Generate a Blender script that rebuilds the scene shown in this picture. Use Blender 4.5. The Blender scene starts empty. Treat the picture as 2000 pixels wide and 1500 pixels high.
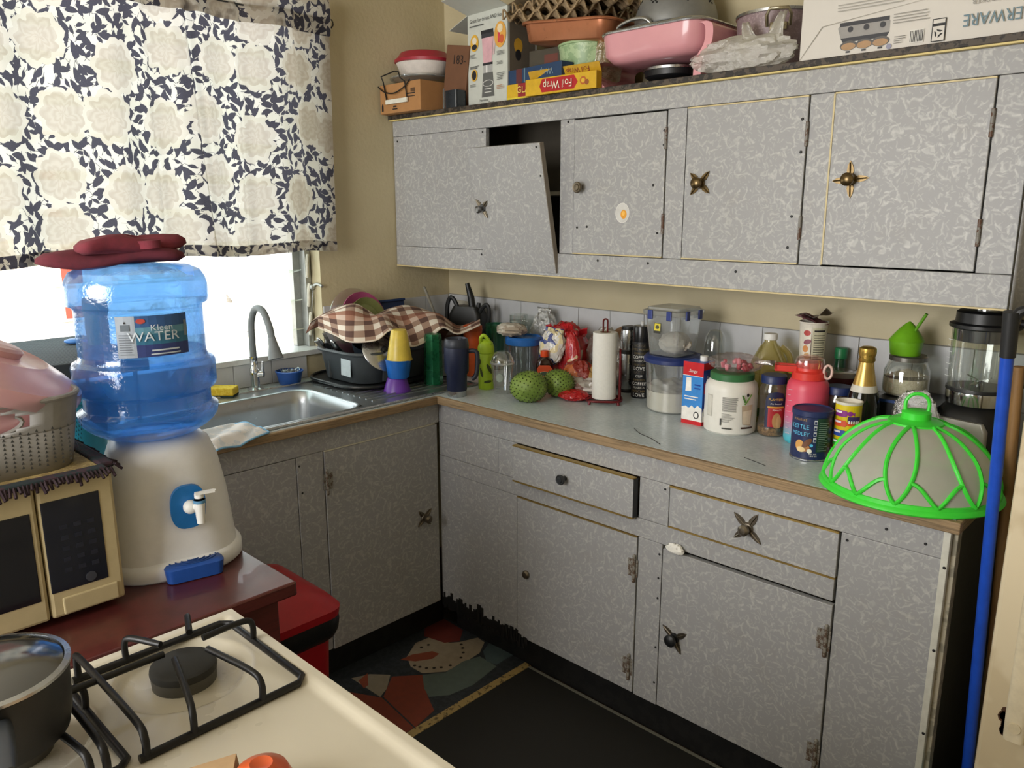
import bpy, bmesh, math, random
from mathutils import Vector, Matrix, noise
PI = math.pi
random.seed(7)
scene = bpy.context.scene
COL = scene.collection

# ---------------------------------------------------------------- camera
cam_d = bpy.data.cameras.new('camera'); cam = bpy.data.objects.new('camera', cam_d); COL.objects.link(cam)
cam_d.sensor_fit = 'HORIZONTAL'; cam_d.sensor_width = 36.0; cam_d.lens = 36.0*1537.0/2000.0
cam_d.clip_start = 0.02; cam_d.clip_end = 100
YAW, PITCH, ROLL = .7651, .2173, -.0012
_f = Vector((-math.sin(YAW)*math.cos(PITCH), math.cos(YAW)*math.cos(PITCH), -math.sin(PITCH)))
_r = Vector((math.cos(YAW), math.sin(YAW), 0)); _u = _r.cross(_f)
_r = _r*math.cos(ROLL) + _u*math.sin(ROLL); _u = _r.cross(_f)
CAM = Vector((2.5819, -2.2943, 1.5165))
cam.matrix_world = Matrix(((_r.x, _u.x, -_f.x, CAM.x), (_r.y, _u.y, -_f.y, CAM.y), (_r.z, _u.z, -_f.z, CAM.z), (0, 0, 0, 1)))
scene.camera = cam

# ---------------------------------------------------------------- world and light
w = bpy.data.worlds.new('world'); scene.world = w; w.use_nodes = True
bg = w.node_tree.nodes['Background']; bg.inputs[0].default_value = (0.93, 0.97, 1.0, 1); bg.inputs[1].default_value = 2.7
def area(name, loc, target, sx, sy, power, color):
    d = bpy.data.lights.new(name, 'AREA'); d.shape = 'RECTANGLE'; d.size = sx; d.size_y = sy; d.energy = power; d.color = color
    o = bpy.data.objects.new(name, d); COL.objects.link(o); o.location = loc
    o.rotation_euler = (Vector(target)-Vector(loc)).to_track_quat('-Z', 'Y').to_euler(); return o
area('added_room_fill', (1.25, -3.62, 1.6), (1.4, 0.0, 1.35), 1.4, 1.4, 54, (1.0, .965, .92))  # added fill lamp behind the camera, standing in for an unseen opening
area('window_daylight', (-1.3, -1.35, 2.0), (0.3, -1.2, 1.4), 1.8, 1.8, 9, (.93, .97, 1.0))
sun_d = bpy.data.lights.new('sun', 'SUN'); sun_d.energy = 7; sun_d.angle = .01; sun_d.color = (1, .96, .9); sun = bpy.data.objects.new('sun', sun_d); COL.objects.link(sun)
sun.rotation_euler = Vector((-.55, 0, -.8)).to_track_quat('-Z', 'Y').to_euler()
vs = scene.view_settings
vs.view_transform = 'Standard'; vs.look = 'None'; vs.gamma = 1.0; vs.use_curve_mapping = False; vs.exposure = 0.2
scene.cycles.use_denoising = True
scene.cycles.max_bounces = 8; scene.cycles.transparent_max_bounces = 20

# ---------------------------------------------------------------- materials
def lin(c):
    if isinstance(c, str): c = tuple(int(c[i:i+2], 16) for i in (0, 2, 4))
    return tuple(((v/255/12.92) if v/255 <= .04045 else ((v/255+.055)/1.055)**2.4) for v in c[:3]) + (1,)
MC = {}
class NT:
    """small node-expression helper"""
    def __init__(s, m): s.t = m.node_tree; s.n = s.t.nodes; s.l = s.t.links
    def new(s, kind, **kw):
        nd = s.n.new(kind)
        for k, v in kw.items(): setattr(nd, k, v)
        return nd
    def put(s, sock, v):
        if hasattr(v, 'is_output'): s.l.new(v, sock)
        else: sock.default_value = v
    def m(s, op, a, b=None, c=None):
        nd = s.new('ShaderNodeMath', operation=op)
        for i, v in enumerate((a, b, c)):
            if v is not None: s.put(nd.inputs[i], v)
        return nd.outputs[0]
    def v(s, op, a, b=None):
        nd = s.new('ShaderNodeVectorMath', operation=op); s.put(nd.inputs[0], a)
        if b is not None:
            if op == 'SCALE': s.put(nd.inputs[3], b)
            else: s.put(nd.inputs[1], b)
        return nd.outputs[1] if op in ('DOT_PRODUCT', 'LENGTH', 'DISTANCE') else nd.outputs[0]
    def coord(s, which='Object'): return s.new('ShaderNodeTexCoord').outputs[which]
    def scale(s, vec, sc):
        nd = s.new('ShaderNodeMapping'); s.put(nd.inputs[0], vec); nd.inputs[3].default_value = sc; return nd.outputs[0]
    def noise(s, vec, sc, detail=3, rough=.5):
        nd = s.new('ShaderNodeTexNoise'); s.put(nd.inputs['Vector'], vec); nd.inputs['Scale'].default_value = sc
        nd.inputs['Detail'].default_value = detail; nd.inputs['Roughness'].default_value = rough; return nd
    def vor(s, vec, sc, feature='F1', dims='3D'):
        nd = s.new('ShaderNodeTexVoronoi', feature=feature, voronoi_dimensions=dims); s.put(nd.inputs['Vector'], vec); nd.inputs['Scale'].default_value = sc; return nd
    def ramp(s, fac, stops, interp='LINEAR'):
        nd = s.new('ShaderNodeValToRGB'); s.put(nd.inputs[0], fac); cr = nd.color_ramp; cr.interpolation = interp
        while len(cr.elements) < len(stops): cr.elements.new(.5)
        for e, (p, c) in zip(cr.elements, stops): e.position = p; e.color = c
        return nd.outputs[0]
    def mix(s, fac, a, b, mode='MIX'):
        nd = s.new('ShaderNodeMix', data_type='RGBA', blend_type=mode); s.put(nd.inputs[0], fac); s.put(nd.inputs[6], a); s.put(nd.inputs[7], b); return nd.outputs[2]
    def bump(s, h, strength=.2, dist=.002):
        nd = s.new('ShaderNodeBump'); nd.inputs['Strength'].default_value = strength; nd.inputs['Distance'].default_value = dist; s.put(nd.inputs['Height'], h); return nd.outputs[0]
def base(name):
    m = bpy.data.materials.new(name); m.use_nodes = True
    return m, NT(m), m.node_tree.nodes['Principled BSDF']
def M(c, rough=.5, metal=0, var=.1, vs_=40, bump=0, coat=0, spec=.5):
    """plain coloured surface with slight procedural mottling"""
    key = (str(c), rough, metal, var, vs_, bump, coat, spec)
    if key in MC: return MC[key]
    m, t, p = base('surface'); col = lin(c)
    nz = t.noise(t.coord(), vs_, 4, .6).outputs[0]
    d = tuple(v*(1-var) for v in col[:3])+(1,); b = tuple(min(1, v*(1+var)) for v in col[:3])+(1,)
    t.put(p.inputs['Base Color'], t.ramp(nz, [(.3, d), (.7, b)]))
    t.put(p.inputs['Roughness'], t.m('MULTIPLY_ADD', nz, .16, rough-.08))
    p.inputs['Metallic'].default_value = metal; p.inputs['Specular IOR Level'].default_value = spec; p.inputs['Coat Weight'].default_value = coat
    if bump: t.put(p.inputs['Normal'], t.bump(t.noise(t.coord(), 220, 3).outputs[0], bump, .001))
    MC[key] = m; return m
def CLEAR(tint='ffffff', milk=.0, milkc='ffffff', gloss=.14, rough=.06, crinkle=0):
    """thin clear or milky plastic / glass wall"""
    key = ('clear', tint, milk, milkc, gloss, rough, crinkle)
    if key in MC: return MC[key]
    m = bpy.data.materials.new('clear_plastic'); m.use_nodes = True; t = NT(m); t.n.remove(t.n['Principled BSDF']); out = t.n['Material Output']
    tr = t.new('ShaderNodeBsdfTransparent'); tr.inputs[0].default_value = lin(tint)
    gl = t.new('ShaderNodeBsdfGlossy'); gl.inputs[0].default_value = (1, 1, 1, 1); gl.inputs['Roughness'].default_value = rough
    nz = t.noise(t.coord(), 30, 3).outputs[0]
    lw = t.new('ShaderNodeLayerWeight'); lw.inputs[0].default_value = .28
    fac = t.m('ADD', t.m('MULTIPLY', lw.outputs['Facing'], .55), gloss*.35) if not crinkle else t.m('ADD', t.m('MULTIPLY', lw.outputs['Facing'], .5), gloss)
    a = tr.outputs[0]
    if milk:
        df = t.new('ShaderNodeBsdfDiffuse'); df.inputs[0].default_value = lin(milkc)
        tl = t.new('ShaderNodeBsdfTranslucent'); tl.inputs[0].default_value = lin(milkc)
        mm = t.new('ShaderNodeMixShader'); mm.inputs[0].default_value = .5; t.l.new(df.outputs[0], mm.inputs[1]); t.l.new(tl.outputs[0], mm.inputs[2])
        m2 = t.new('ShaderNodeMixShader'); t.put(m2.inputs[0], t.m('MULTIPLY_ADD', nz, .12, milk-.06)); t.l.new(a, m2.inputs[1]); t.l.new(mm.outputs[0], m2.inputs[2]); a = m2.outputs[0]
    mx = t.new('ShaderNodeMixShader'); t.put(mx.inputs[0], fac); t.l.new(a, mx.inputs[1]); t.l.new(gl.outputs[0], mx.inputs[2]); t.l.new(mx.outputs[0], out.inputs[0])
    if crinkle:
        t.put(gl.inputs['Normal'], t.bump(t.noise(t.coord(), 60, 4, .7).outputs[0], crinkle, .01))
    MC[key] = m; return m
def mat_laminate():
    m, t, p = base('pearl_laminate'); co = t.coord()
    warp = t.noise(co, 26, 2).outputs['Color']
    c2 = t.v('ADD', co, t.v('SCALE', t.v('SUBTRACT', warp, (.5, .5, .5)), .035))
    def flakes(sc, lo, hi):
        v = t.vor(c2, sc); d = t.v('SUBTRACT', t.v('SCALE', c2, sc), t.v('SCALE', v.outputs['Position'], sc))
        g = t.v('DOT_PRODUCT', d, t.v('NORMALIZE', t.v('SUBTRACT', v.outputs['Color'], (.5, .5, .5))))
        mr = t.new('ShaderNodeMapRange', interpolation_type='SMOOTHSTEP'); t.put(mr.inputs[0], g); mr.inputs[1].default_value = lo; mr.inputs[2].default_value = lo+.14
        m3 = t.new('ShaderNodeMapRange', interpolation_type='SMOOTHSTEP'); t.put(m3.inputs[0], g); m3.inputs[1].default_value = hi-.1; m3.inputs[2].default_value = hi+.14; return t.m('MULTIPLY', mr.outputs[0], t.m('SUBTRACT', 1.0, m3.outputs[0]))
    a = flakes(46, .12, .36); b = flakes(85, .1, .36)
    big = t.noise(co, 2.2, 4, .6).outputs[0]
    f = t.m('MULTIPLY', t.m('ADD', t.m('MULTIPLY', a, .75), t.m('MULTIPLY', b, .5)), t.m('MULTIPLY_ADD', big, .9, .45))
    col = t.mix(t.m('MINIMUM', f, 1.0), lin('9b9b9c'), lin('b6b6b3'))
    col = t.mix(t.ramp(t.noise(co, 7, 5, .7).outputs[0], [(.55, (0, 0, 0, 1)), (.8, (.35, .35, .35, 1))]), col, lin('8f887d'))
    t.put(p.inputs['Base Color'], col); t.put(p.inputs['Roughness'], t.m('MULTIPLY_ADD', f, -.08, .46)); p.inputs['Specular IOR Level'].default_value = .45
    return m
def mat_worktop():
    m, t, p = base('speckled_worktop'); co = t.coord()
    n1 = t.noise(t.scale(co, (50, 190, 50)), 1, 5, .7).outputs[0]; n2 = t.noise(co, 9, 4).outputs[0]
    t.put(p.inputs['Base Color'], t.mix(t.ramp(n2, [(.35, (0, 0, 0, 1)), (.65, (1, 1, 1, 1))]), t.ramp(n1, [(.3, lin('98a5a9')), (.7, lin('c8d2d4'))]), t.ramp(n1, [(.3, lin('a6b1b4')), (.7, lin('d3dadb'))])))
    p.inputs['Roughness'].default_value = .32; return m
def mat_wood(a, b, sc=(3, 60, 60), rough=.55, coat=0, bump=.15):
    key = ('wood', a, b, sc, rough)
    if key in MC: return MC[key]
    m, t, p = base('wood'); co = t.scale(t.coord(), sc); n = t.noise(co, 1.2, 6, .65).outputs[0]
    t.put(p.inputs['Base Color'], t.ramp(n, [(.3, lin(a)), (.55, lin(b)), (.75, lin(a))])); p.inputs['Roughness'].default_value = rough; p.inputs['Coat Weight'].default_value = coat
    t.put(p.inputs['Normal'], t.bump(n, bump, .004)); MC[key] = m; return m
def mat_wall():
    m, t, p = base('cream_plaster'); co = t.coord('Object')
    n = t.noise(co, 3, 5).outputs[0]; t.put(p.inputs['Base Color'], t.ramp(n, [(.3, lin('b7ab8a')), (.7, lin('c8bc9c'))]))
    p.inputs['Roughness'].default_value = .6; t.put(p.inputs['Normal'], t.bump(t.noise(co, 70, 4).outputs[0], .35, .004)); return m
def mat_curtain():
    m = bpy.data.materials.new('floral_curtain'); m.use_nodes = True; t = NT(m); t.n.remove(t.n['Principled BSDF']); out = t.n['Material Output']
    uv = t.new('ShaderNodeUVMap').outputs[0]
    wv = t.v('SCALE', t.v('SUBTRACT', t.noise(uv, 22, 2).outputs['Color'], (.5, .5, .5)), .035)
    pu = t.v('ADD', uv, wv)
    # large peony heads
    v = t.vor(pu, 5.3, dims='2D'); v.inputs['Randomness'].default_value = .55
    d = t.v('SUBTRACT', pu, v.outputs['Position'])
    sx = t.new('ShaderNodeSeparateXYZ'); t.put(sx.inputs[0], d)
    ang = t.m('ARCTAN2', sx.outputs[1], sx.outputs[0]); rad = t.v('LENGTH', d)
    pet = t.m('MULTIPLY', t.m('ABSOLUTE', t.m('SINE', t.m('MULTIPLY', ang, 4.5))), .012)
    rr = t.m('SUBTRACT', rad, pet); flower = t.m('LESS_THAN', rr, .069)
    ring = t.m('SINE', t.m('ADD', t.m('MULTIPLY', rr, 260), t.m('MULTIPLY', t.m('SINE', t.m('MULTIPLY', ang, 5)), 1.6)))
    inner = t.m('LESS_THAN', rr, .052)
    # leaves, two layers of pointed ovals turned at random
    def leaves(sc, off, L, W):
        q = t.v('ADD', uv, off); vv = t.vor(q, sc, dims='2D'); vv.inputs['Randomness'].default_value = .8
        dd = t.v('SUBTRACT', q, vv.outputs['Position']); s2 = t.new('ShaderNodeSeparateXYZ'); t.put(s2.inputs[0], dd)
        s3 = t.new('ShaderNodeSeparateXYZ'); t.put(s3.inputs[0], vv.outputs['Color'])
        a = t.m('MULTIPLY', s3.outputs[0], 6.283); ca = t.m('COSINE', a); sa = t.m('SINE', a)
        x = t.m('ADD', t.m('MULTIPLY', s2.outputs[0], ca), t.m('MULTIPLY', s2.outputs[1], sa)); y = t.m('SUBTRACT', t.m('MULTIPLY', s2.outputs[1], ca), t.m('MULTIPLY', s2.outputs[0], sa))
        u = t.m('DIVIDE', x, L); prof = t.m('MULTIPLY', t.m('SUBTRACT', 1.0, t.m('MULTIPLY', u, u)), W)
        leaf = t.m('LESS_THAN', t.m('ABSOLUTE', t.m('ADD', y, t.m('MULTIPLY', t.m('MULTIPLY', u, u), W*.5))), prof)
        stem = t.m('MULTIPLY', t.m('LESS_THAN', t.m('ABSOLUTE', y), .0007), t.m('LESS_THAN', t.m('ABSOLUTE', x), L*1.9))
        return t.m('MAXIMUM', leaf, stem)
    lf = t.m('MAXIMUM', t.m('MAXIMUM', leaves(19, (0, 0, 0), .024, .0105), leaves(22, (3.37, 1.91, 0), .021, .009)), leaves(31, (7.1, 4.3, 0), .013, .006))
    lf = t.m('MULTIPLY', lf, t.m('SUBTRACT', 1.0, flower))
    cream = t.mix(flower, lin('cfcac0'), t.mix(inner, lin('c3bbae'), t.mix(t.m('MULTIPLY_ADD', ring, .5, .5), lin('a99d8d'), lin('b5aa9b'))))
    weave = t.noise(t.scale(uv, (260, 900, 1)), 1, 2).outputs[0]
    col = t.mix(lf, cream, lin('34364a')); col = t.mix(t.m('MULTIPLY', weave, .28), col, lin('8d8578'))
    df = t.new('ShaderNodeBsdfDiffuse'); tl = t.new('ShaderNodeBsdfTranslucent'); t.put(df.inputs[0], col); t.put(tl.inputs[0], col)
    mx = t.new('ShaderNodeMixShader'); mx.inputs[0].default_value = .62; t.l.new(df.outputs[0], mx.inputs[1]); t.l.new(tl.outputs[0], mx.inputs[2])
    tp = t.new('ShaderNodeBsdfTransparent'); m2 = t.new('ShaderNodeMixShader'); t.put(m2.inputs[0], t.m('MULTIPLY', t.m('SUBTRACT', 1.0, lf), .07)); t.l.new(mx.outputs[0], m2.inputs[1]); t.l.new(tp.outputs[0], m2.inputs[2])
    t.l.new(m2.outputs[0], out.inputs[0]); return m
def mat_check():
    m, t, p = base('checked_cloth'); uv = t.new('ShaderNodeUVMap').outputs[0]; s = t.new('ShaderNodeSeparateXYZ'); t.put(s.inputs[0], uv)
    a = t.m('LESS_THAN', t.m('FRACT', t.m('MULTIPLY', s.outputs[0], 17)), .5); b = t.m('LESS_THAN', t.m('FRACT', t.m('MULTIPLY', s.outputs[1], 17)), .5)
    col = t.ramp(t.m('MULTIPLY', t.m('ADD', a, b), .5), [(0, lin('dcd2c4')), (.4, lin('9a7f6e')), (.9, lin('5a4038'))], 'CONSTANT')
    col = t.mix(t.m('MULTIPLY', t.m('LESS_THAN', t.m('FRACT', t.m('MULTIPLY', s.outputs[1], 4.25)), .25), .4), col, lin('a8664c'))
    t.put(p.inputs['Base Color'], col); p.inputs['Roughness'].default_value = .9; t.put(p.inputs['Normal'], t.bump(t.noise(uv, 90, 3).outputs[0], .3, .002)); return m
def mat_grad(stops, rough=.4, axis=2, lo=0, hi=.2):
    m, t, p = base('gradient_plastic'); s = t.new('ShaderNodeSeparateXYZ'); t.put(s.inputs[0], t.coord())
    mr = t.new('ShaderNodeMapRange'); t.put(mr.inputs[0], s.outputs[axis]); mr.inputs[1].default_value = lo; mr.inputs[2].default_value = hi
    t.put(p.inputs['Base Color'], t.ramp(mr.outputs[0], [(a, lin(c)) for a, c in stops])); p.inputs['Roughness'].default_value = rough; return m
def mat_speck(a, b, sc, th, rough=.5):
    key = ('speck', a, b, sc, th, rough)
    if key in MC: return MC[key]
    m, t, p = base('speckled'); n = t.noise(t.coord(), sc, 3, .7).outputs[0]
    t.put(p.inputs['Base Color'], t.ramp(n, [(th-.03, lin(a)), (th+.03, lin(b))])); p.inputs['Roughness'].default_value = rough; MC[key] = m; return m
def mat_foil(c1, c2, c3, sc=25, rough=.25, bump=.6):
    key = ('foil', c1, c2, c3, sc)
    if key in MC: return MC[key]
    m, t, p = base('crumpled_wrapper'); co = t.coord(); v = t.vor(co, sc); s = t.new('ShaderNodeSeparateXYZ'); t.put(s.inputs[0], v.outputs['Color'])
    t.put(p.inputs['Base Color'], t.ramp(s.outputs[0], [(0, lin(c1)), (.5, lin(c2)), (.78, lin(c3))], 'CONSTANT')); p.inputs['Roughness'].default_value = rough
    p.inputs['Coat Weight'].default_value = .5; t.put(p.inputs['Normal'], t.bump(t.noise(co, 60, 4, .7).outputs[0], bump, .01)); MC[key] = m; return m
LAM = mat_laminate(); TOP = mat_worktop(); WALL = mat_wall()
STEEL = M('b9bbbd', .28, 1, .06); CHROME = M('d5d7d9', .12, 1, .03); BRASS = M('b79b5a', .4, .8, .15); PEWTER = M('7b7264', .38, .9, .25, 90)
BLACK = M('17181a', .45, 0, .2); DARK = M('26292c', .5, 0, .15); WHITE = M('e8e8e4', .45, 0, .04); INK = M('1a1a1c', .6, 0, .1)

# ---------------------------------------------------------------- mesh helpers
class G:
    def __init__(s): s.v = []; s.f = []; s.mi = []; s.uv = None
    def add(s, vs_, fs, mi=0, T=None):
        o = len(s.v); s.v += [tuple(T @ Vector(p)) if T else tuple(p) for p in vs_]
        s.f += [tuple(i+o for i in f) for f in fs]; s.mi += [mi]*len(fs); return s
    def box(s, x0, x1, y0, y1, z0, z1, mi=0, T=None):
        return s.add([(x0, y0, z0), (x1, y0, z0), (x1, y1, z0), (x0, y1, z0), (x0, y0, z1), (x1, y0, z1), (x1, y1, z1), (x0, y1, z1)],
                     [(0, 3, 2, 1), (4, 5, 6, 7), (0, 1, 5, 4), (1, 2, 6, 5), (2, 3, 7, 6), (3, 0, 4, 7)], mi, T)
    def lathe(s, prof, seg=32, mi=0, T=None, sx=1, sy=1, a0=0, a1=None, power=2):
        full = a1 is None; a1 = 2*PI if full else a1; n = seg if full else seg+1
        vs_, fs, rings = [], [], []
        for r, z in prof:
            if r < 1e-6 and full: rings.append([len(vs_)]); vs_.append((0, 0, z))
            else:
                ring = []
                for i in range(n):
                    a = a0+(a1-a0)*i/seg; c, d = math.cos(a), math.sin(a)
                    if power != 2: c = math.copysign(abs(c)**(2/power), c); d = math.copysign(abs(d)**(2/power), d)
                    ring.append(len(vs_)); vs_.append((r*c*sx, r*d*sy, z))
                rings.append(ring)
        for A, B in zip(rings, rings[1:]):
            for i in range(n if full else n-1):
                j = (i+1) % n
                if len(A) == 1 and len(B) == 1: continue
                if len(A) == 1: fs.append((A[0], B[j], B[i]))
                elif len(B) == 1: fs.append((A[i], A[j], B[0]))
                else: fs.append((A[i], A[j], B[j], B[i]))
        return s.add(vs_, fs, mi, T)
    def tube(s, pts, r, seg=8, mi=0, closed=False, T=None, cap=True):
        pts = [Vector(p) for p in pts]; n = len(pts); rs = r if isinstance(r, (list, tuple)) else [r]*n
        vs_, fs = [], []; up = None
        for i, p in enumerate(pts):
            t = (pts[(i+1) % n]-pts[i-1]) if (closed or 0 < i < n-1) else (pts[1]-pts[0] if i == 0 else pts[-1]-pts[-2])
            t = t.normalized()
            if up is None: up = Vector((0, 0, 1)) if abs(t.z) < .9 else Vector((1, 0, 0))
            up = (up-t*up.dot(t)); up = up.normalized() if up.length > 1e-6 else t.orthogonal().normalized(); sd = t.cross(up)
            for k in range(seg): a = 2*PI*k/seg; vs_.append(p+(up*math.cos(a)+sd*math.sin(a))*rs[i])
        for i in range(n if closed else n-1):
            for k in range(seg):
                a, b = i*seg+k, i*seg+(k+1) % seg; c, d = ((i+1) % n)*seg+(k+1) % seg, ((i+1) % n)*seg+k; fs.append((a, d, c, b))
        if cap and not closed: fs.append(tuple(range(seg))); fs.append(tuple(reversed(range((n-1)*seg, n*seg))))
        return s.add(vs_, fs, mi, T)
    def prism(s, poly, z0, z1, mi=0, T=None):
        n = len(poly); vs_ = [(x, y, z0) for x, y in poly]+[(x, y, z1) for x, y in poly]
        ar = sum(poly[i][0]*poly[(i+1) % n][1]-poly[(i+1) % n][0]*poly[i][1] for i in range(n))
        fs = [tuple(reversed(range(n))), tuple(range(n, 2*n))]+[(i, (i+1) % n, (i+1) % n+n, i+n) for i in range(n)]
        if ar < 0: fs = [tuple(reversed(f)) for f in fs]
        return s.add(vs_, fs, mi, T)
    def ball(s, c, r, seg=12, mi=0, T=None, sq=(1, 1, 1)):
        m = Matrix.Translation(c) @ Matrix.Diagonal((*sq, 1))
        if T: m = T @ m
        return s.lathe([(r*math.sin(PI*i/(seg//2)), -r*math.cos(PI*i/(seg//2))) for i in range(seg//2+1)], seg, mi, m)
    def grid(s, fn, nu, nv, mi=0, uvfn=None):
        vs_ = [fn(i/nu, j/nv) for j in range(nv+1) for i in range(nu+1)]
        fs = [(j*(nu+1)+i, j*(nu+1)+i+1, (j+1)*(nu+1)+i+1, (j+1)*(nu+1)+i) for j in range(nv) for i in range(nu)]
        if uvfn: s.uv = [uvfn(i/nu, j/nv) for j in range(nv+1) for i in range(nu+1)]
        return s.add(vs_, fs, mi)
    def build(s, name, mats, parent=None, loc=None, rot=None, bevel=0, smooth=35, solid=0, sub=0):
        me = bpy.data.meshes.new(name); me.from_pydata([tuple(p) for p in s.v], [], s.f)
        if not isinstance(mats, (list, tuple)): mats = [mats]
        for m in mats: me.materials.append(m)
        if len(mats) > 1: me.polygons.foreach_set('material_index', s.mi)
        if s.uv:
            uvl = me.uv_layers.new(name='UVMap')
            for lp in me.loops: uvl.data[lp.index].uv = s.uv[lp.vertex_index]
        if smooth:
            me.polygons.foreach_set('use_smooth', [True]*len(me.polygons))
            try: me.set_sharp_from_angle(angle=math.radians(smooth))
            except Exception: pass
        me.update()
        o = bpy.data.objects.new(name, me); COL.objects.link(o)
        if parent: o.parent = parent
        if loc: o.location = loc
        if rot: o.rotation_euler = rot
        if solid: md = o.modifiers.new('solid', 'SOLIDIFY'); md.thickness = solid; md.offset = 0
        if bevel: md = o.modifiers.new('bevel', 'BEVEL'); md.width = bevel; md.segments = 2; md.limit_method = 'ANGLE'
        if sub: md = o.modifiers.new('sub', 'SUBSURF'); md.levels = sub; md.render_levels = sub
        return o
def thing(name, label, cat, loc=(0, 0, 0), rotz=0, group=None, rot=None):
    o = bpy.data.objects.new(name, None); COL.objects.link(o); o.empty_display_size = .05
    o.location = loc; o.rotation_euler = rot or (0, 0, rotz); return tag(o, label, cat, group)
def tag(o, label, cat, group=None, kind=None):
    o['label'] = label
    if cat: o['category'] = cat
    if group: o['group'] = group
    if kind: o['kind'] = kind
    return o
def struct(o, label=None):
    o['kind'] = 'structure'
    if label: o['label'] = label
    return o
def box(name, x0, x1, y0, y1, z0, z1, mat, parent=None, bevel=.0015, **k): return G().box(x0, x1, y0, y1, z0, z1).build(name, mat, parent, bevel=bevel, smooth=0, **k)
def lathe(name, prof, mat, parent=None, seg=36, loc=None, rot=None, smooth=40, **k): return G().lathe(prof, seg, **k).build(name, mat, parent, loc=loc, rot=rot, smooth=smooth)
def tube(name, pts, r, mat, parent=None, seg=8, closed=False, **k): return G().tube(pts, r, seg, closed=closed).build(name, mat, parent, smooth=60, **k)
def face(x, y): return math.atan2(CAM.y-y, CAM.x-x)+PI/2           # turn so that local -Y looks towards where the photographer stands
def arc(c, r, a0, a1, n, plane='xz'):
    out = []
    for i in range(n+1):
        a = a0+(a1-a0)*i/n; p, q = r*math.cos(a), r*math.sin(a)
        out.append({'xz': (c[0]+p, c[1], c[2]+q), 'xy': (c[0]+p, c[1]+q, c[2]), 'yz': (c[0], c[1]+p, c[2]+q)}[plane])
    return out
def smoothpath(pts, n=6):
    pts = [Vector(p) for p in pts]; out = []
    for i in range(len(pts)-1):
        p0, p1, p2, p3 = pts[max(i-1, 0)], pts[i], pts[i+1], pts[min(i+2, len(pts)-1)]
        for k in range(n):
            t = k/n; out.append(.5*((2*p1)+(p2-p0)*t+(2*p0-5*p1+4*p2-p3)*t*t+(3*p1-p0-3*p2+p3)*t**3))
    return out+[pts[-1]]
def rrect(w, d, r, n=5):
    out = []
    for cx, cy, a in ((w/2-r, d/2-r, 0), (-w/2+r, d/2-r, PI/2), (-w/2+r, -d/2+r, PI), (w/2-r, -d/2+r, 1.5*PI)):
        for i in range(n+1): b = a+PI/2*i/n; out.append((cx+r*math.cos(b), cy+r*math.sin(b)))
    return out
def loft(name, rings, mat, parent=None, capb=True, capt=True, smooth=40, **k):
    """rings: list of lists of 3-D points of equal length"""
    g = G(); n = len(rings[0]); vs_ = [p for r in rings for p in r]; fs = []
    for a in range(len(rings)-1):
        for i in range(n): j = (i+1) % n; fs.append((a*n+i, a*n+j, (a+1)*n+j, (a+1)*n+i))
    if capb: fs.append(tuple(reversed(range(n))))
    if capt: fs.append(tuple(range((len(rings)-1)*n, len(rings)*n)))
    g.add(vs_, fs); return g.build(name, mat, parent, smooth=smooth, **k)
def rloft(name, secs, mat, parent=None, **k):                           # secs: (width, depth, corner radius, z)
    return loft(name, [[(x, y, z) for x, y in rrect(w_, d_, r_)] for w_, d_, r_, z in secs], mat, parent, **k)
def text(s, size, mat, parent, loc=(0, 0, 0), rot=(PI/2, 0, 0), wrap=None, z=0, ang=0, sx=1, shear=0, name='lettering', align='CENTER', line=1):
    """flat lettering; wrap = radius of the cylinder it is printed on, ang = angle off local -Y"""
    cu = bpy.data.curves.new(name, 'FONT'); cu.body = s; cu.size = size; cu.align_x = align; cu.align_y = 'CENTER'; cu.resolution_u = 2; cu.shear = shear; cu.space_line = line
    tmp = bpy.data.objects.new(name, cu); me = bpy.data.meshes.new_from_object(tmp); bpy.data.objects.remove(tmp); bpy.data.curves.remove(cu)
    me.name = name; me.materials.clear(); me.materials.append(mat)
    if wrap:
        for v in me.vertices:
            a = -PI/2+ang+v.co.x*sx/wrap; v.co = Vector((wrap*math.cos(a), wrap*math.sin(a), z+v.co.y))
        loc = (0, 0, 0); rot = (0, 0, 0)
    elif sx != 1:
        for v in me.vertices: v.co.x *= sx
    me.update(); o = bpy.data.objects.new(name, me); COL.objects.link(o); o.parent = parent; o.location = loc; o.rotation_euler = rot; return o
def ell(cx, cy, rx, ry, n=20, a=0):
    return [(cx+rx*math.cos(2*PI*i/n)*math.cos(a)-ry*math.sin(2*PI*i/n)*math.sin(a), cy+rx*math.cos(2*PI*i/n)*math.sin(a)+ry*math.sin(2*PI*i/n)*math.cos(a)) for i in range(n)]
def rc(x0, x1, y0, y1): return [(x0, y0), (x1, y0), (x1, y1), (x0, y1)]
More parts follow.
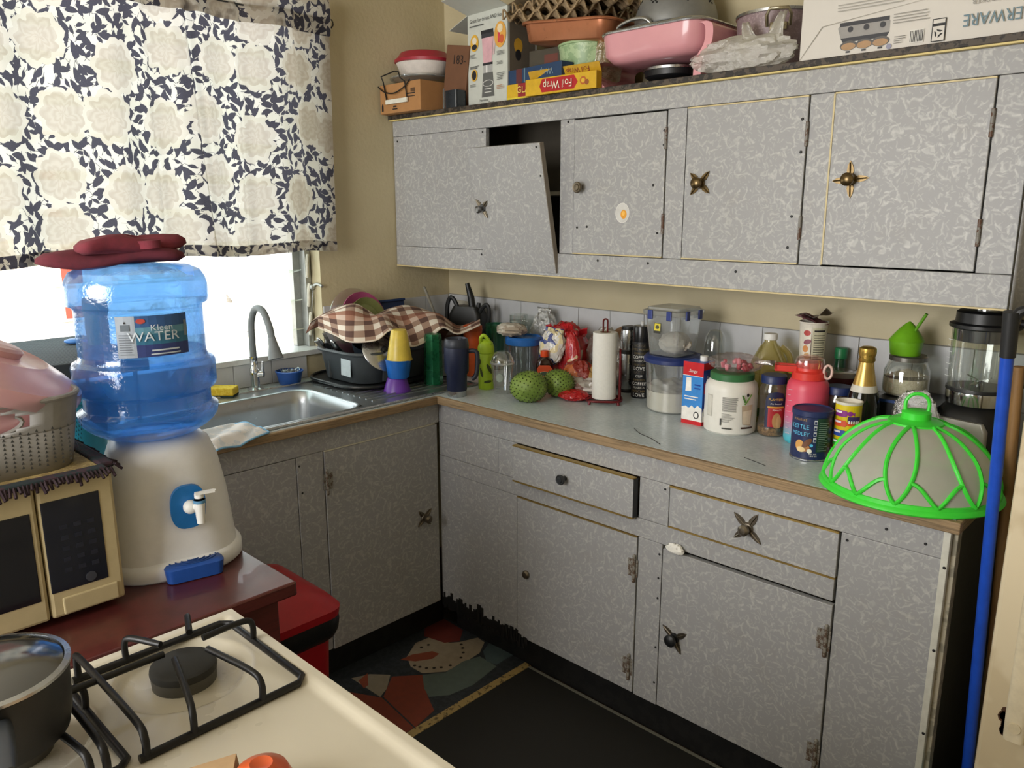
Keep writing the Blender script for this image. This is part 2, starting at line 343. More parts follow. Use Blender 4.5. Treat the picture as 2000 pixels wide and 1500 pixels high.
def prints(polys, parent, name='print', wrap=None, loc=(0, 0, 0), rot=(0, 0, 0), lift=.0004, step=.00012, cuts=True):
    """flat printed shapes: polys = [(polygon in u,v , material)], on the local XZ plane facing -Y, or round a cylinder of radius wrap"""
    g = G(); mats = []
    for k, (poly, mt) in enumerate(polys):
        if mt not in mats: mats.append(mt)
        mi = mats.index(mt); off = lift+step*k
        if wrap:
            bm = bmesh.new(); vs_ = [bm.verts.new((u, v, 0)) for u, v in poly]; bm.faces.new(vs_)
            us = [p[0] for p in poly]; u0, u1 = min(us), max(us); st = max(.004, wrap*.12); x = u0+st
            while x < u1:
                bmesh.ops.bisect_plane(bm, geom=bm.verts[:]+bm.edges[:]+bm.faces[:], plane_co=(x, 0, 0), plane_no=(1, 0, 0)); x += st
            bm.verts.index_update(); pts = []
            for v in bm.verts: a = -PI/2+v.co.x/wrap; R = wrap+off; pts.append((R*math.cos(a), R*math.sin(a), v.co.y))
            g.add(pts, [tuple(v.index for v in f.verts) for f in bm.faces], mi); bm.free()
        else:
            n = len(poly); g.add([(u, -off, v) for u, v in poly], [tuple(range(n))], mi)
    return g.build(name, mats, parent, loc=loc, rot=rot, smooth=0)
def lines(x0, x1, z0, z1, n, mat, fill=.45, ragged=.3, seed=1):
    rnd = random.Random(seed); h = (z1-z0)/n; return [(rc(x0, x1-(x1-x0)*ragged*rnd.random(), z0+h*i, z0+h*(i+fill)), mat) for i in range(n)]
def blob(name, size, mat, parent=None, loc=(0, 0, 0), rot=(0, 0, 0), amp=.3, freq=3, seed=0, seg=40, flat=True, ridged=True, smooth=30, top=1.0, pw=2):
    """crumpled bag: displaced ellipsoid with a flat foot"""
    g = G(); vs_ = []; nl = seg//2; so = Vector((seed*7.3, seed*3.1, seed*1.7))
    for j in range(nl+1):
        th = PI*j/nl
        for i in range(seg):
            ph = 2*PI*i/seg; d = Vector((math.sin(th)*math.cos(ph), math.sin(th)*math.sin(ph), -math.cos(th)))
            q = d*freq+so; nz = noise.fractal(q, 1.0, 2.1, 4) if not ridged else (1-2*abs(noise.noise(q)))*.6+.5*(1-2*abs(noise.noise(q*2.3)))*.6
            r = 1+amp*nz; p = Vector((d.x*size[0]*r, d.y*size[1]*r, d.z*size[2]*r*(top if d.z > 0 else 1)))
            if flat: p.z = max(p.z+size[2], 0.0005+.001*abs(noise.noise(q*3)))
            vs_.append(p)
    fs = [(j*seg+i, j*seg+(i+1) % seg, (j+1)*seg+(i+1) % seg, (j+1)*seg+i) for j in range(nl) for i in range(seg)]
    g.add(vs_, fs); return g.build(name, mat, parent, loc=loc, rot=rot, smooth=smooth)
def copy_tree(o, parent=None):
    c = o.copy(); COL.objects.link(c); c.parent = parent
    for ch in list(o.children): copy_tree(ch, c)
    return c

# ================================================================ the room
WY0, WY1, WZ0, WZ1 = -2.25, -.645, 1.0, 2.25                        # window opening
g = G(); g.box(-.14, 0, -3.7, .12, 0, WZ0); g.box(-.14, 0, -3.7, .12, WZ1, 2.55); g.box(-.14, 0, WY1, .12, WZ0, WZ1); g.box(-.14, 0, -3.7, WY0, WZ0, WZ1)
wall_left = struct(g.build('wall_left', WALL, smooth=0), 'cream plastered wall holding the bright curtained window')
wall_back = struct(box('wall_back', 0, 3.3, 0, .12, 0, 2.55, WALL, bevel=0), 'cream plastered wall behind the grey cabinets')
struct(box('wall_right', 3.3, 3.42, -3.7, .12, 0, 2.55, WALL, bevel=0), 'cream plastered wall beyond the fridge')
g = G(); g.box(-.14, 3.42, -3.82, -3.7, 0, .8); g.box(-.14, 3.42, -3.82, -3.7, 2.35, 2.55); g.box(-.14, .5, -3.82, -3.7, .8, 2.35); g.box(2.0, 3.42, -3.82, -3.7, .8, 2.35)  # unseen wall, its opening added to let sky light in
struct(g.build('wall_front', WALL, smooth=0), 'cream wall with a wide opening behind the photographer')
struct(box('ceiling', -.14, 3.42, -3.82, .12, 2.55, 2.65, M('d9d2c0', .8), bevel=0), 'plain off white ceiling')
struct(box('floor', -.14, 3.42, -3.82, .12, -.1, 0, mat_speck('2a211c', '3a2e27', 20, .5, .6), bevel=0), 'dark brown worn kitchen floor')
TILE = M('c3c4c6', .22, 0, .05, 12); GROUT = M('8e8b84', .8)
# splashback tiles: bottom cut row and full top row
grout = box('grout', 0, 2.5, -.003, 0, .9, 1.163, GROUT, wall_back, bevel=0)
tile_full = tile_cut = None
xs = [.878+.147*k for k in range(-6, 12)]; xs[0] = 0.004
for i in range(len(xs)-1):
    for z0, z1 in ((.902, 1.012), (1.0145, 1.161)): box('tile', xs[i]+.001, xs[i+1]-.001, -.008, -.003, z0, z1, TILE, wall_back, bevel=.001)
ys = [-.727+.147*k for k in range(-9, 6)]; ys[-1] = -.01
for i in range(len(ys)-1):
    if ys[i+1] < WY1+.02: box('tile', 0, .006, ys[i]+.001, ys[i+1]-.001, .902, .996, TILE, wall_left, bevel=.001)
    else:
        for z0, z1 in ((.902, 1.012), (1.0145, 1.161)): box('tile', 0, .006, max(ys[i]+.001, WY1+.004), ys[i+1]-.001, z0, z1, TILE, wall_left, bevel=.001)
# window: sill, frame, louvre track with its clips, security bars
win = bpy.data.objects.new('window_1', None); COL.objects.link(win); struct(win, 'wide louvre window over the sink behind the floral curtain')
ALU = M('a8aaa6', .4, .7, .12)
box('window_sill', -.139, .012, WY0, WY1, .985, 1.004, M('cfd0cf', .35), win)
box('window_frame', -.12, -.07, WY0, WY1, WZ1-.04, WZ1, ALU, win); box('window_frame', -.12, -.07, WY0, WY0+.03, 1.004, WZ1, ALU, win)
box('louvre_track', -.115, -.06, -.672, -.648, 1.004, WZ1-.04, ALU, win); box('louvre_track', -.13, -.10, -.70, -.672, 1.004, WZ1-.04, ALU, win)
for k in range(8):
    z = 1.05+k*.11; tube('louvre_clip', smoothpath([(-.055, -.668, z), (-.045, -.672, z+.03), (-.05, -.668, z+.06), (-.056, -.66, z+.085)], 4), .006, M('d8d4c4', .4), win, 6)
g = G(); g.tube(smoothpath([(-.05, -.655, 1.23), (-.02, -.65, 1.245), (.012, -.647, 1.238)], 5), .006, 8); g.ball((-.045, -.655, 1.232), .012, 10); g.tube(smoothpath([(-.04, -.655, 1.22), (-.05, -.66, 1.12), (-.05, -.66, 1.02)], 5), .0025, 6)
g.build('window_crank', ALU, win, smooth=60)
for k in range(10):
    z = 1.07+k*.11; G().box(-.05, .05, WY0+.03, -.705, -.002, .002).build('louvre_pane', CLEAR('f4faf6', 0, 'ffffff', .04, .05), win, loc=(-.085, 0, z), rot=(0, math.radians(-12), 0), smooth=0)
# things outside the window
struct(box('ground', -9, -.14, -8, 6, -.4, -.3, mat_speck('c9c4ba', 'a39a8a', 6, .5, .9), bevel=0), 'pale sunlit ground outside the window')
rail = thing('railing', 'white painted railing standing outside the window', 'railing', (-1.8, 0, 0))
for z0, z1 in ((1.045, 1.15), (.83, .975)): box('rail', -.05, .05, -4, 3, z0, z1, M('f2f2ee', .6), rail, .004)
for k in range(6): box('post', -.04, .04, -3.6+k*1.1, -3.52+k*1.1, -.3, 1.3, M('f2f2ee', .6), rail, .004)
pw = thing('brick_pillar', 'red painted pillar far outside behind the white railing', 'pillar', (-2.6, -.70, 0))
box('shaft', -.06, .06, -.04, .04, -.3, 1.22, M('b4452f', .7), pw); box('plinth', -.1, .1, -.07, .09, -.3, -.1, M('a03c2a', .7), pw)
hd = blob('dry_hedge', (.25, 1.6, .75), mat_speck('d2c4ae', 'e6dfd0', 9, .5, .9), loc=(-3.3, -1.0, -.3), amp=.25, freq=5, seed=3, seg=60); tag(hd, 'brown dry hedge seen under the curtain hem', 'hedge')

# curtain: gathered cloth on a wire, translucent
CUR = mat_curtain()
def cur(u, v):
    y = -2.05+u*(1.462-.018*(1-v)*u); z = 1.357+v*.815+.016*u*(1-v)+.006*math.sin(u*23)*(1-v)
    fold = .025*math.sin(u*31+.6*math.sin(u*9))+.010*math.sin(u*67+1)+.008*math.sin(u*13+2)
    fold += .03*math.exp(-((u-.905+.02*v)/.012)**2)-.026*math.exp(-((u-.77)/.010)**2)-.034*math.exp(-((u-.675+.03*v)/.009)**2)+.03*math.exp(-((u-.655+.03*v)/.010)**2)-.028*math.exp(-((u-.575+.01*v)/.010)**2)
    return (.055+fold*(.55+.45*(1-v))+.012*(1-v), y, z)
curtain = thing('curtain', 'cream curtain printed with pale peonies and navy leaves over the window', 'curtain')
g = G(); g.grid(cur, 260, 40, uvfn=lambda u, v: (u*1.72, v*.82)); g.build('cloth', CUR, curtain, smooth=80)
g = G(); g.grid(lambda u, v: tuple(Vector(cur(u, v*.045))+Vector((.003, 0, 0))), 260, 2, uvfn=lambda u, v: (u*1.72+.4, v*.04+.3)); g.build('hem', CUR, curtain, smooth=80)
g = G(); g.grid(lambda u, v: tuple(Vector(cur(u, .93+v*.15))+Vector((.006+.006*math.sin(v*PI), 0, 0))), 260, 6, uvfn=lambda u, v: (u*1.72+.9, v*.12+.1)); g.build('rod_pocket', CUR, curtain, smooth=80)
rod = thing('curtain_wire', 'thin stretched curtain wire ending in a small hook', 'wire')
tube('wire', [(.05, -2.24, 2.166), (.05, -.60, 2.166)], .003, DARK, rod); tube('hook', smoothpath([(.05, -.60, 2.166), (.045, -.575, 2.176), (.02, -.55, 2.168), (0, -.545, 2.160)], 4), .0025, DARK, rod, 6)
box('bracket', 0, .055, -2.246, -2.238, 2.158, 2.174, DARK, rod)

# ================================================================ floor coverings
mat_ = thing('vinyl_mat', 'vinyl floor mat printed with snowmen in scarves', 'mat', (0, 0, .0))
box('sheet', .50, .935, -1.75, -.50, .0005, .004, mat_speck('2b2f33', '363a3e', 60, .5, .55), mat_, 0)
def fl(poly): return poly
g = G(); mats = [M('6d2a22', .7), M('9a8c78', .7), M('8a4530', .7), M('5a6660', .7), M('4a5a5c', .7), M('7d3a28', .7), M('2a211c', .7), M('8c8270', .7)]
def flat(poly, z, mi): g.add([(x, y, z) for x, y in poly], [tuple(range(len(poly)))], mi)
flat([(0.505, -0.60), (0.51, -0.51), (0.623, -0.517), (0.67, -0.577), (0.639, -0.622), (0.551, -0.643)], .0046, 0)
flat([(0.611, -0.77), (0.565, -0.694), (0.573, -0.622), (0.652, -0.61), (0.674, -0.581), (0.70, -0.515), (0.74, -.52), (0.778, -0.581), (0.783, -0.649), (0.778, -0.738), (0.729, -0.799), (0.669, -0.801)], .0044, 1)
flat([(0.611, -0.80), (0.616, -0.751), (0.65, -0.688), (0.68, -0.682), (0.687, -0.719), (0.657, -0.77)], .0048, 2)
for x, y in [(0.604, -0.699), (0.609, -0.671), (0.675, -0.788), (0.694, -0.781), (0.716, -0.77), (0.734, -0.752), (0.749, -0.733), (0.762, -0.704), (0.753, -0.646), (0.735, -0.619), (0.713, -0.601), (0.691, -0.588)]: flat(ell(x, y, .006, .006, 8), .005, 6)
flat([(0.736, -0.805), (0.782, -0.741), (0.775, -0.657), (0.794, -0.595), (0.88, -0.599), (0.90, -0.728), (0.885, -0.818), (0.845, -0.869), (0.799, -0.85)], .0046, 3)
flat([(0.779, -0.565), (0.757, -0.515), (0.815, -0.508), (0.871, -0.51), (0.873, -0.592), (0.833, -0.601)], .0048, 4)
flat([(0.671, -0.881), (0.736, -0.805), (0.835, -0.867), (0.91, -0.903), (0.932, -0.995), (0.74, -0.969)], .0045, 5)
flat([(0.581, -0.98), (0.606, -0.923), (0.659, -0.879), (0.712, -0.934), (0.733, -0.976)], .0044, 7); flat([(0.61, -0.972), (0.596, -0.926), (0.653, -0.964), (0.658, -0.985)], .0048, 2)
flat([(0.60, -1.05), (0.74, -.975), (0.93, -1.0), (0.93, -1.3), (0.7, -1.25)], .0044, 5)
g.build('snowman_print', mats, mat_, smooth=0)
st = box('threshold_strip', .934, .962, -1.75, -.515, .004, .007, mat_speck('5a4a30', 'a8905c', 60, .42, .6), bevel=.001); tag(st, 'worn tan strip between the snowman mat and the black mat', 'strip')
bm_ = thing('rubber_mat', 'large plain black rubber mat lying before the drawers', 'mat'); box('sheet', .962, 2.3, -1.75, -.53, .0005, .005, M('1d1c19', .75, 0, .2, 200, .2), bm_, .001)
box('edge_seam', .962, 2.3, -.53, -.52, .0005, .006, M('77756a', .8), bm_, 0)

# ================================================================ base cabinets and worktop
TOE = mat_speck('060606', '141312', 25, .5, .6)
def screws(parent, pts, axis='y', mat=INK, r=.0035):
    g = G()
    for p in pts: g.lathe([(0, 0), (r, 0), (r*.8, .0012), (0, .0012)], 8, T=Matrix.Translation(p) @ (Matrix.Rotation(PI/2, 4, 'X') if axis == 'y' else Matrix.Rotation(PI/2, 4, 'Y')))
    o = g.build('screw_heads', mat, parent); o['kind'] = 'stuff'; return o
def knob_round(parent, loc, mat, r=.016):
    g = G(); g.lathe([(0, 0), (.007, 0), (.006, .014), (r*.9, .018), (r, .023), (r*.85, .027), (r*.6, .026), (r*.5, .029), (0, .03)], 20); return g.build('knob', mat, parent, loc=loc, rot=(PI/2, 0, 0))
def knob_leaf(parent, loc, mat, L=.045, angs=(0, 90, 180, 270), spin=0, ball=.014, ballmat=None):
    g = G()
    for a in angs:
        T = Matrix.Rotation(math.radians(a+spin), 4, 'Z')
        g.prism([(.006, -.004), (L*.45, -.0085), (L*.75, -.006), (L, 0), (L*.75, .006), (L*.45, .0085), (.006, .004)], 0, .003, 0, T); g.tube([(.006, 0, .003), (L*.9, 0, .004)], .0018, 5, 0, T=T)
    g.lathe([(0, 0), (.015, 0), (.013, .006), (.006, .008), (.006, .015), (ball, .019), (ball, .026), (ball*.6, .031), (0, .032)], 18, 1)
    return g.build('knob', [mat, ballmat or mat], parent, loc=loc, rot=(PI/2, 0, 0))
def hinge(parent, loc, axis='y', s=1, rust=True):
    mt = mat_speck('5e4d40', '8b8880', 90, .48, .5) if rust else PEWTER
    g = G(); g.box(-.022*s if s > 0 else 0, 0 if s > 0 else .022, -.002, 0, -.026, .026); g.box(0, .01, -.002, 0, -.026, .026) if s > 0 else g.box(-.01, 0, -.002, 0, -.026, .026)
    g.tube([(0, -.005, -.036), (0, -.005, .036)], .005, 8); g.ball((0, -.005, .038), .005, 8); g.ball((0, -.005, -.038), .005, 8)
    for zz in (-.014, .014): g.tube([(-.013*s, -.004, zz), (-.013*s, -.001, zz)], .003, 6)
    return g.build('hinge', mt, parent, loc=loc, rot=(0, 0, 0) if axis == 'y' else (0, 0, PI/2), smooth=50)
FY = -.577; TK = .018                                               # front plane of the long run
base_r = thing('base_cabinet', 'long grey pearl laminate base cabinet with drawers under the worktop', 'cabinet')
def fr(name, x0, x1, z0, z1, parent, out=0, t=TK, mat=None, **k): return box(name, x0, x1, FY-out, FY-out+t, z0, z1, mat or LAM, parent, .0015, **k)
fr('rail', .583, 2.175, .806, .878, base_r, .001); fr('rail', .583, 1.96, .632, .686, base_r, .001)
fr('panel', .583, .872, .687, .805, base_r); fr('panel', .873, .955, .687, .805, base_r, .001); fr('panel', .583, .868, .142, .631, base_r); fr('panel', .869, .955, .142, .631, base_r, .001)
fr('stile', 1.418, 1.512, .687, .805, base_r, .0005); fr('stile', 1.42, 1.498, .142, .631, base_r, .0005); fr('panel', 1.966, 2.172, .142, .805, base_r)
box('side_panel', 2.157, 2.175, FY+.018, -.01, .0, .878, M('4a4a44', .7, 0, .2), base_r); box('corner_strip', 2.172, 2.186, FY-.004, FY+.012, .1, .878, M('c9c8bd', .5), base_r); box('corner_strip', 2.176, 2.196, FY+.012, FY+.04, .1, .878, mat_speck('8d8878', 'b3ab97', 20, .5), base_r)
box('toe_kick', .583, 2.157, -.51, -.49, 0, .142, TOE, base_r); box('bottom_board', .583, 2.157, -.56, -.01, .142, .158, DARK, base_r)
def drawer(x0, x1, z0, z1, out):
    d = fr('drawer', x0, x1, z0, z1, base_r, out, .02)
    box('edge_strip', x0, x1, FY-out-.002, FY-out+.014, z1, z1+.004, BRASS, d, 0); box('edge_strip', x0, x1, FY-out-.002, FY-out+.014, z0-.004, z0, BRASS, d, 0)
    if out > .01: box('edge', x1, x1+.003, FY-out, FY-out+.02, z0, z1, BLACK, d, 0); box('drawer_box', x0+.01, x1-.012, FY-out+.02, FY+.3, z0+.01, z1-.02, M('6b5338', .8), d)
    return d
d1 = drawer(.957, 1.412, .690, .801, .022); knob_round(d1, (1.17, FY-.022, .747), DARK)
d2 = drawer(1.516, 1.962, .692, .801, .004); knob_leaf(d2, (1.742, FY-.004, .751), PEWTER, .05, (50, 130, 215, 310), 10)
def door(x0, x1, z0, z1, out=.003): return fr('door', x0, x1, z0, z1, base_r, out)
a = door(.958, 1.417, .146, .628); G().lathe([(0, 0), (.013, 0), (.014, .006), (.01, .012), (0, .014)], 16).build('knob', PEWTER, a, loc=(1.0, FY-.003, .377), rot=(PI/2, 0, 0)); hinge(a, (1.413, FY-.003, .535)); hinge(a, (1.405, FY-.003, .225)); box('edge_strip', .958, 1.417, FY-.005, FY+.01, .628, .631, BRASS, a, 0)
b = door(1.502, 1.962, .146, .622); knob_leaf(b, (1.55, FY-.003, .374), PEWTER, .046, (35, 145, 300), 0, .017, BLACK); hinge(b, (1.955, FY-.003, .532)); hinge(b, (1.955, FY-.003, .228))
screws(base_r, [(1.49, FY-.001, z) for z in (.60, .53, .47, .32, .21)]+[(x, FY-.002, .79) for x in (1.50, 1.98)]+[(2.06, FY-.002, .84), (2.14, FY-.002, .83)]+[(2.181, FY-.005, z) for z in (.79, .6, .4)])
# black paint flaking over the foot of the corner panels
g = G(); rnd = random.Random(4); x = .585
while x < .99:
    wd = .006+.012*rnd.random(); h = .012+.05*rnd.random()*max(.25, 1-(x-.585)/.6); g.box(x, x+wd, FY-.0035, FY+.002, .128-.02*rnd.random(), .142+h*(.3+.7*rnd.random())); x += wd*.8
g.build('flaking_paint', M('0c0b0a', .7), base_r, smooth=0)['kind'] = 'stuff'
nap = blob('paper_wad', (.022, .008, .012), M('e6e4dc', .8), loc=(1.545, FY-.013, .624), amp=.5, freq=2.4, seed=5, seg=20); tag(nap, 'small white paper wad jammed above the cupboard door', 'paper')
# run under the sink (front plane x = .583)
base_l = thing('sink_cabinet', 'grey pearl laminate cabinet under the steel sink', 'cabinet'); FX = .583
def fl_(name, y0, y1, z0, z1, parent, out=0, mat=None): return box(name, FX-TK, FX+out, y0, y1, z0, z1, mat or LAM, parent, .0015)
fl_('rail', -2.3, -.579, .804, .878, base_l, .001); fl_('panel', -2.3, -1.136, .142, .802, base_l); fl_('stile', -1.134, -1.043, .142, .803, base_l, .001)
c = fl_('door', -1.040, -.590, .140, .800, base_l, .004)
kn = knob_leaf(c, (FX+.004, -.655, .476), PEWTER, .04, (40, 130, 220, 310), 0); kn.rotation_euler = (PI/2, 0, PI/2)
hg = hinge(c, (FX+.004, -1.037, .705), s=-1); hg.rotation_euler = (0, 0, PI/2)
box('edge_strip', FX-.01, FX+.005, -1.04, -.6, .801, .804, M('c9c4b0', .4), c, 0)
box('toe_kick', .49, .51, -2.3, -.51, 0, .142, TOE, base_l); box('bottom_board', .02, .56, -2.3, -.6, .142, .158, DARK, base_l)
screws(base_l, [(FX+.001, -1.125, .775), (FX+.001, -1.12, .69)], 'x')
# L-shaped worktop with a cut-out for the sink
SX0, SX1, SY0, SY1 = .185, .545, -1.50, -.855                       # bowl opening
wt = thing('worktop', 'L shaped blue grey speckled worktop with a raw wooden edge', 'worktop')
g = G(); z0, z1 = .878, .9
g.box(0, SX0, -2.3, 0, z0, z1); g.box(SX1, .590, -2.3, -.585, z0, z1); g.box(SX0, SX1, -2.3, SY0, z0, z1); g.box(SX0, SX1, SY1, 0, z0, z1); g.box(SX1, 2.192, -.585, 0, z0, z1)
g.build('slab', TOP, wt, smooth=0)
EDGE = mat_wood('63523c', '9b8261', (40, 40, 120), .7)
box('wood_edge', .590, 2.205, -.600, -.585, .874, .9, mat_wood('63523c', '9b8261', (6, 90, 150), .7), wt, .003); box('wood_edge', .590, .605, -2.3, -.600, .874, .9, mat_wood('63523c', '9b8261', (90, 6, 150), .7), wt, .003); box('wood_edge', 2.192, 2.205, -.585, 0, .874, .9, mat_wood('63523c', '9b8261', (90, 6, 150), .7), wt, .003)
tube('crack', smoothpath([(1.32, -.47, .9003), (1.36, -.50, .9003), (1.41, -.52, .9003), (1.46, -.55, .9003)], 4), .0012, INK, wt, 5); tube('crack', [(1.68, -.5, .9003), (1.75, -.525, .9003)], .001, INK, wt, 5)

# steel sink with bowl and drainer
sink = thing('kitchen_sink', 'stainless steel sink with one bowl and a ridged drainer', 'sink')
SATIN = M('aeb2b5', .3, .9, .08, 8)
cx, cy = (SX0+SX1)/2, (SY0+SY1)/2; W, D = SX1-SX0, SY1-SY0
def ringp(w_, d_, r_, z): return [(cx+x, cy+y, z) for x, y in rrect(w_, d_, r_, 8)]
loft('bowl', [ringp(W+.02, D+.02, .07, .905), ringp(W+.008, D+.008, .065, .907), ringp(W-.01, D-.01, .06, .900), ringp(W-.025, D-.025, .055, .86), ringp(W-.05, D-.05, .06, .745), ringp(W-.10, D-.10, .05, .735)], SATIN, sink, capb=False, capt=True, smooth=60)
g = G(); OX0, OX1, OY0, OY1 = .10, .575, -1.56, -.38
g.box(OX0, SX0, OY0, OY1, .9, .9045); g.box(SX1, OX1, OY0, OY1, .9, .9045); g.box(SX0, SX1, OY0, SY0, .9, .9045); g.box(SX0, SX1, SY1, OY1, .9, .9045); g.build('deck', SATIN, sink, smooth=0)
g = G(); g.tube([(OX0, OY0, .9045), (OX1, OY0, .9045), (OX1, OY1, .9045), (OX0, OY1, .9045)], .004, 6, closed=True); g.build('rolled_rim', STEEL, sink, smooth=60)
g = G()
for k in range(11): g.tube([(.17+k*.034, -.80, .9046), (.17+k*.034, -.42, .9046)], .0035, 6)
g.build('drainer_ridges', SATIN, sink, smooth=60)['kind'] = 'stuff'
lathe('plug_hole', [(.03, .7355), (.034, .738), (.02, .736), (0, .736)], DARK, sink, 20, loc=(cx, cy, 0))
# tap
tap = thing('kitchen_tap', 'chrome kitchen tap with a bent grey flexible spout', 'tap', (.055, -.968, .9))
lathe('base_flange', [(.028, 0), (.028, .004), (.016, .01), (.015, .05), (.017, .055), (.017, .075), (.013, .08), (.013, .115), (.015, .12), (0, .12)], CHROME, tap, 20)
tube('spout', smoothpath([(0, 0, .11), (0, 0, .18), (.004, 0, .24), (.035, 0, .287), (.085, 0, .287), (.122, 0, .24), (.135, 0, .2)], 6), .0115, M('6f7577', .6, 0, .1), tap, 12)
tube('spray_head', [(.135, 0, .2), (.142, 0, .175), (.155, 0, .13)], [.012, .016, .026], M('777c7e', .5), tap, 14)
tube('side_valve', [(0, 0, .055), (.022, .024, .055)], .012, CHROME, tap, 12); tube('lever', [(.018, .02, .058), (.02, .022, .1)], [.005, .0035], CHROME, tap, 8)

# ================================================================ wall cabinet
UY = -.283; ub = thing('wall_cabinet', 'long grey pearl laminate wall cabinet with one broken hanging door', 'cabinet')
def uf(name, x0, x1, z0, z1, parent, out=0, mat=None): return box(name, x0, x1, UY-out, UY-out+TK, z0, z1, mat or LAM, parent, .0015)
uf('rail', .004, 2.17, 1.798, 1.856, ub, .001); uf('rail', .004, 2.17, 1.301, 1.376, ub, .001); uf('panel', .004, .525, 1.377, 1.797, ub)
uf('stile', .868, .925, 1.377, 1.797, ub); uf('stile', 1.270, 1.332, 1.377, 1.797, ub); uf('stile', 1.686, 1.745, 1.377, 1.797, ub); uf('stile', 2.098, 2.17, 1.377, 1.797, ub)
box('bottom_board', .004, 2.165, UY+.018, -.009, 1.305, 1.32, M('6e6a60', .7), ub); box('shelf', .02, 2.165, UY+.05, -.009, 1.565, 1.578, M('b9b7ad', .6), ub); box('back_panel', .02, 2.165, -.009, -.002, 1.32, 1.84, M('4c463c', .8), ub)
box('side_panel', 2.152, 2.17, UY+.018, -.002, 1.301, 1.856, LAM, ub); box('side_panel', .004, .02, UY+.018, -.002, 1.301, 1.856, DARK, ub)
box('top_board', .001, 2.25, -.305, -.002, 1.860, 1.876, mat_speck('221c16', '4a4036', 40, .5, .6), ub); box('edge_strip', .004, 2.2, -.3, -.284, 1.856, 1.860, M('d8c27a', .45), ub, 0)
box('edge_strip', .004, 2.17, UY-.002, UY+.004, 1.297, 1.301, M('cdbb8a', .5), ub, 0)
# loose sheet curling off the end of the cabinet
g = G(); g.grid(lambda u, v: (2.178+.03*u+.03*u*u, -.30+.10*u, 1.30+.5*v-.02*(1-u)), 10, 4); g.build('loose_sheet', LAM, ub, solid=.002)
def udoor(x0, x1, z0, z1, strips=''):
    d = uf('door', x0, x1, z0, z1, ub, .003)
    if 't' in strips: box('edge_strip', x0, x1, UY-.005, UY+.008, z1-.0005, z1+.003, M('c9b98a', .45), d, 0)
    if 'b' in strips: box('edge_strip', x0, x1, UY-.005, UY+.008, z0-.003, z0+.0005, M('c9b98a', .45), d, 0)
    if 'l' in strips: box('edge_strip', x0-.003, x0+.001, UY-.005, UY+.008, z0, z1, M('c9b98a', .45), d, 0)
    return d
d3 = udoor(.928, 1.267, 1.381, 1.793, 'b'); d4 = udoor(1.336, 1.683, 1.381, 1.793, 'tb'); d5 = udoor(1.749, 2.095, 1.380, 1.793, 'tl')
knob_round(d3, (.960, UY-.003, 1.587), PEWTER, .018); knob_leaf(d4, (1.386, UY-.003, 1.590), M('6b5a3e', .3, .9, .3, 90), .043, spin=48, ball=.016); knob_leaf(d5, (1.803, UY-.003, 1.589), M('6b5a3e', .3, .9, .3, 90), .045, spin=4, ball=.016)
for d, x, zz in ((d3, 1.268, (1.718, 1.476)), (d4, 1.684, (1.703, 1.471)), (d5, 2.096, (1.70, 1.466))):
    for z in zz: tube('hinge', [(x, UY-.004, z-.03), (x, UY-.004, z+.03)], .0045, mat_speck('5a3f30', '7d7a74', 80, .5, .5), d, 8)
screws(ub, [(.03, UY-.001, 1.78), (.51, UY-.001, 1.785), (.51, UY-.001, 1.39), (.50, UY-.002, 1.36), (.79, UY-.002, 1.36), (1.03, UY-.002, 1.36), (1.22, UY-.002, 1.36), (.90, UY-.001, 1.79), (1.23, UY-.004, 1.588), (.945, UY-.004, 1.462), (.985, UY-.004, 1.465), (1.262, UY-.004, 1.74), (1.262, UY-.004, 1.70), (1.25, UY-.004, 1.45), (1.67, UY-.004, 1.74), (1.672, UY-.004, 1.66), (1.66, UY-.004, 1.5), (1.655, UY-.004, 1.42), (1.51, UY-.002, 1.35)], r=.004)
egg = prints([(ell(0, 0, .026, .030, 24), M('e9e7e2', .5)), (ell(0, 0, .025, .029, 24), M('c9c8c4', .5)), (ell(.005, -.004, .0115, .0135, 20), M('e09a26', .4)), (ell(.004, -.001, .006, .007, 12), M('efb84e', .4))], d3, 'egg_sticker', loc=(1.122, UY-.003, 1.508), lift=.0006)
# broken door: slipped down behind the rail and leaning out at the top
hd_ = G().box(-.168, .168, -.009, .009, -.07, .352).build('door', LAM, ub, loc=(.694, UY-.012, 1.381), rot=(math.radians(12), 0, 0), bevel=.0015, smooth=0)
knob_leaf(hd_, (-.135, -.009, .148), PEWTER, .04, (40, 130, 300), 0, .013, M('77787a', .3, .8)); box('edge_strip', .166, .169, -.009, .009, -.07, .352, M('7d7468', .7), hd_, 0)
screws(hd_, [(.152, -.010, .34), (.155, -.010, .25)])
gl = thing('drinking_glass', 'clear drinking glass inside the open wall cupboard', 'glass', (.80, -.15, 1.578)); lathe('wall', [(.026, .002), (.03, .11)], CLEAR(), gl, 24); lathe('base', [(0, 0), (.026, 0), (.026, .004), (0, .004)], CLEAR(), gl, 24)

# ================================================================ side table, microwave, water dispenser
MAROON = mat_wood('3c1716', '54211f', (8, 8, 60), .35, .3, .1)
tb = thing('side_table', 'dark maroon painted wooden table holding the water dispenser', 'table')
TX0, TX1, TY0, TY1, TZ = .66, 1.279, -2.7, -1.553, .80
box('table_top', TX0, TX1, TY0, TY1, TZ-.03, TZ, MAROON, tb, .004); box('apron', TX1-.05, TX1-.025, TY0+.03, TY1-.03, .62, TZ-.03, MAROON, tb); box('apron', TX0+.03, TX1-.05, TY1-.055, TY1-.03, .62, TZ-.03, MAROON, tb)
for x in (TX0+.03, TX1-.08):
    for y in (TY0+.03, TY1-.085): box('leg', x, x+.055, y, y+.055, 0, .62, MAROON, tb, .003)
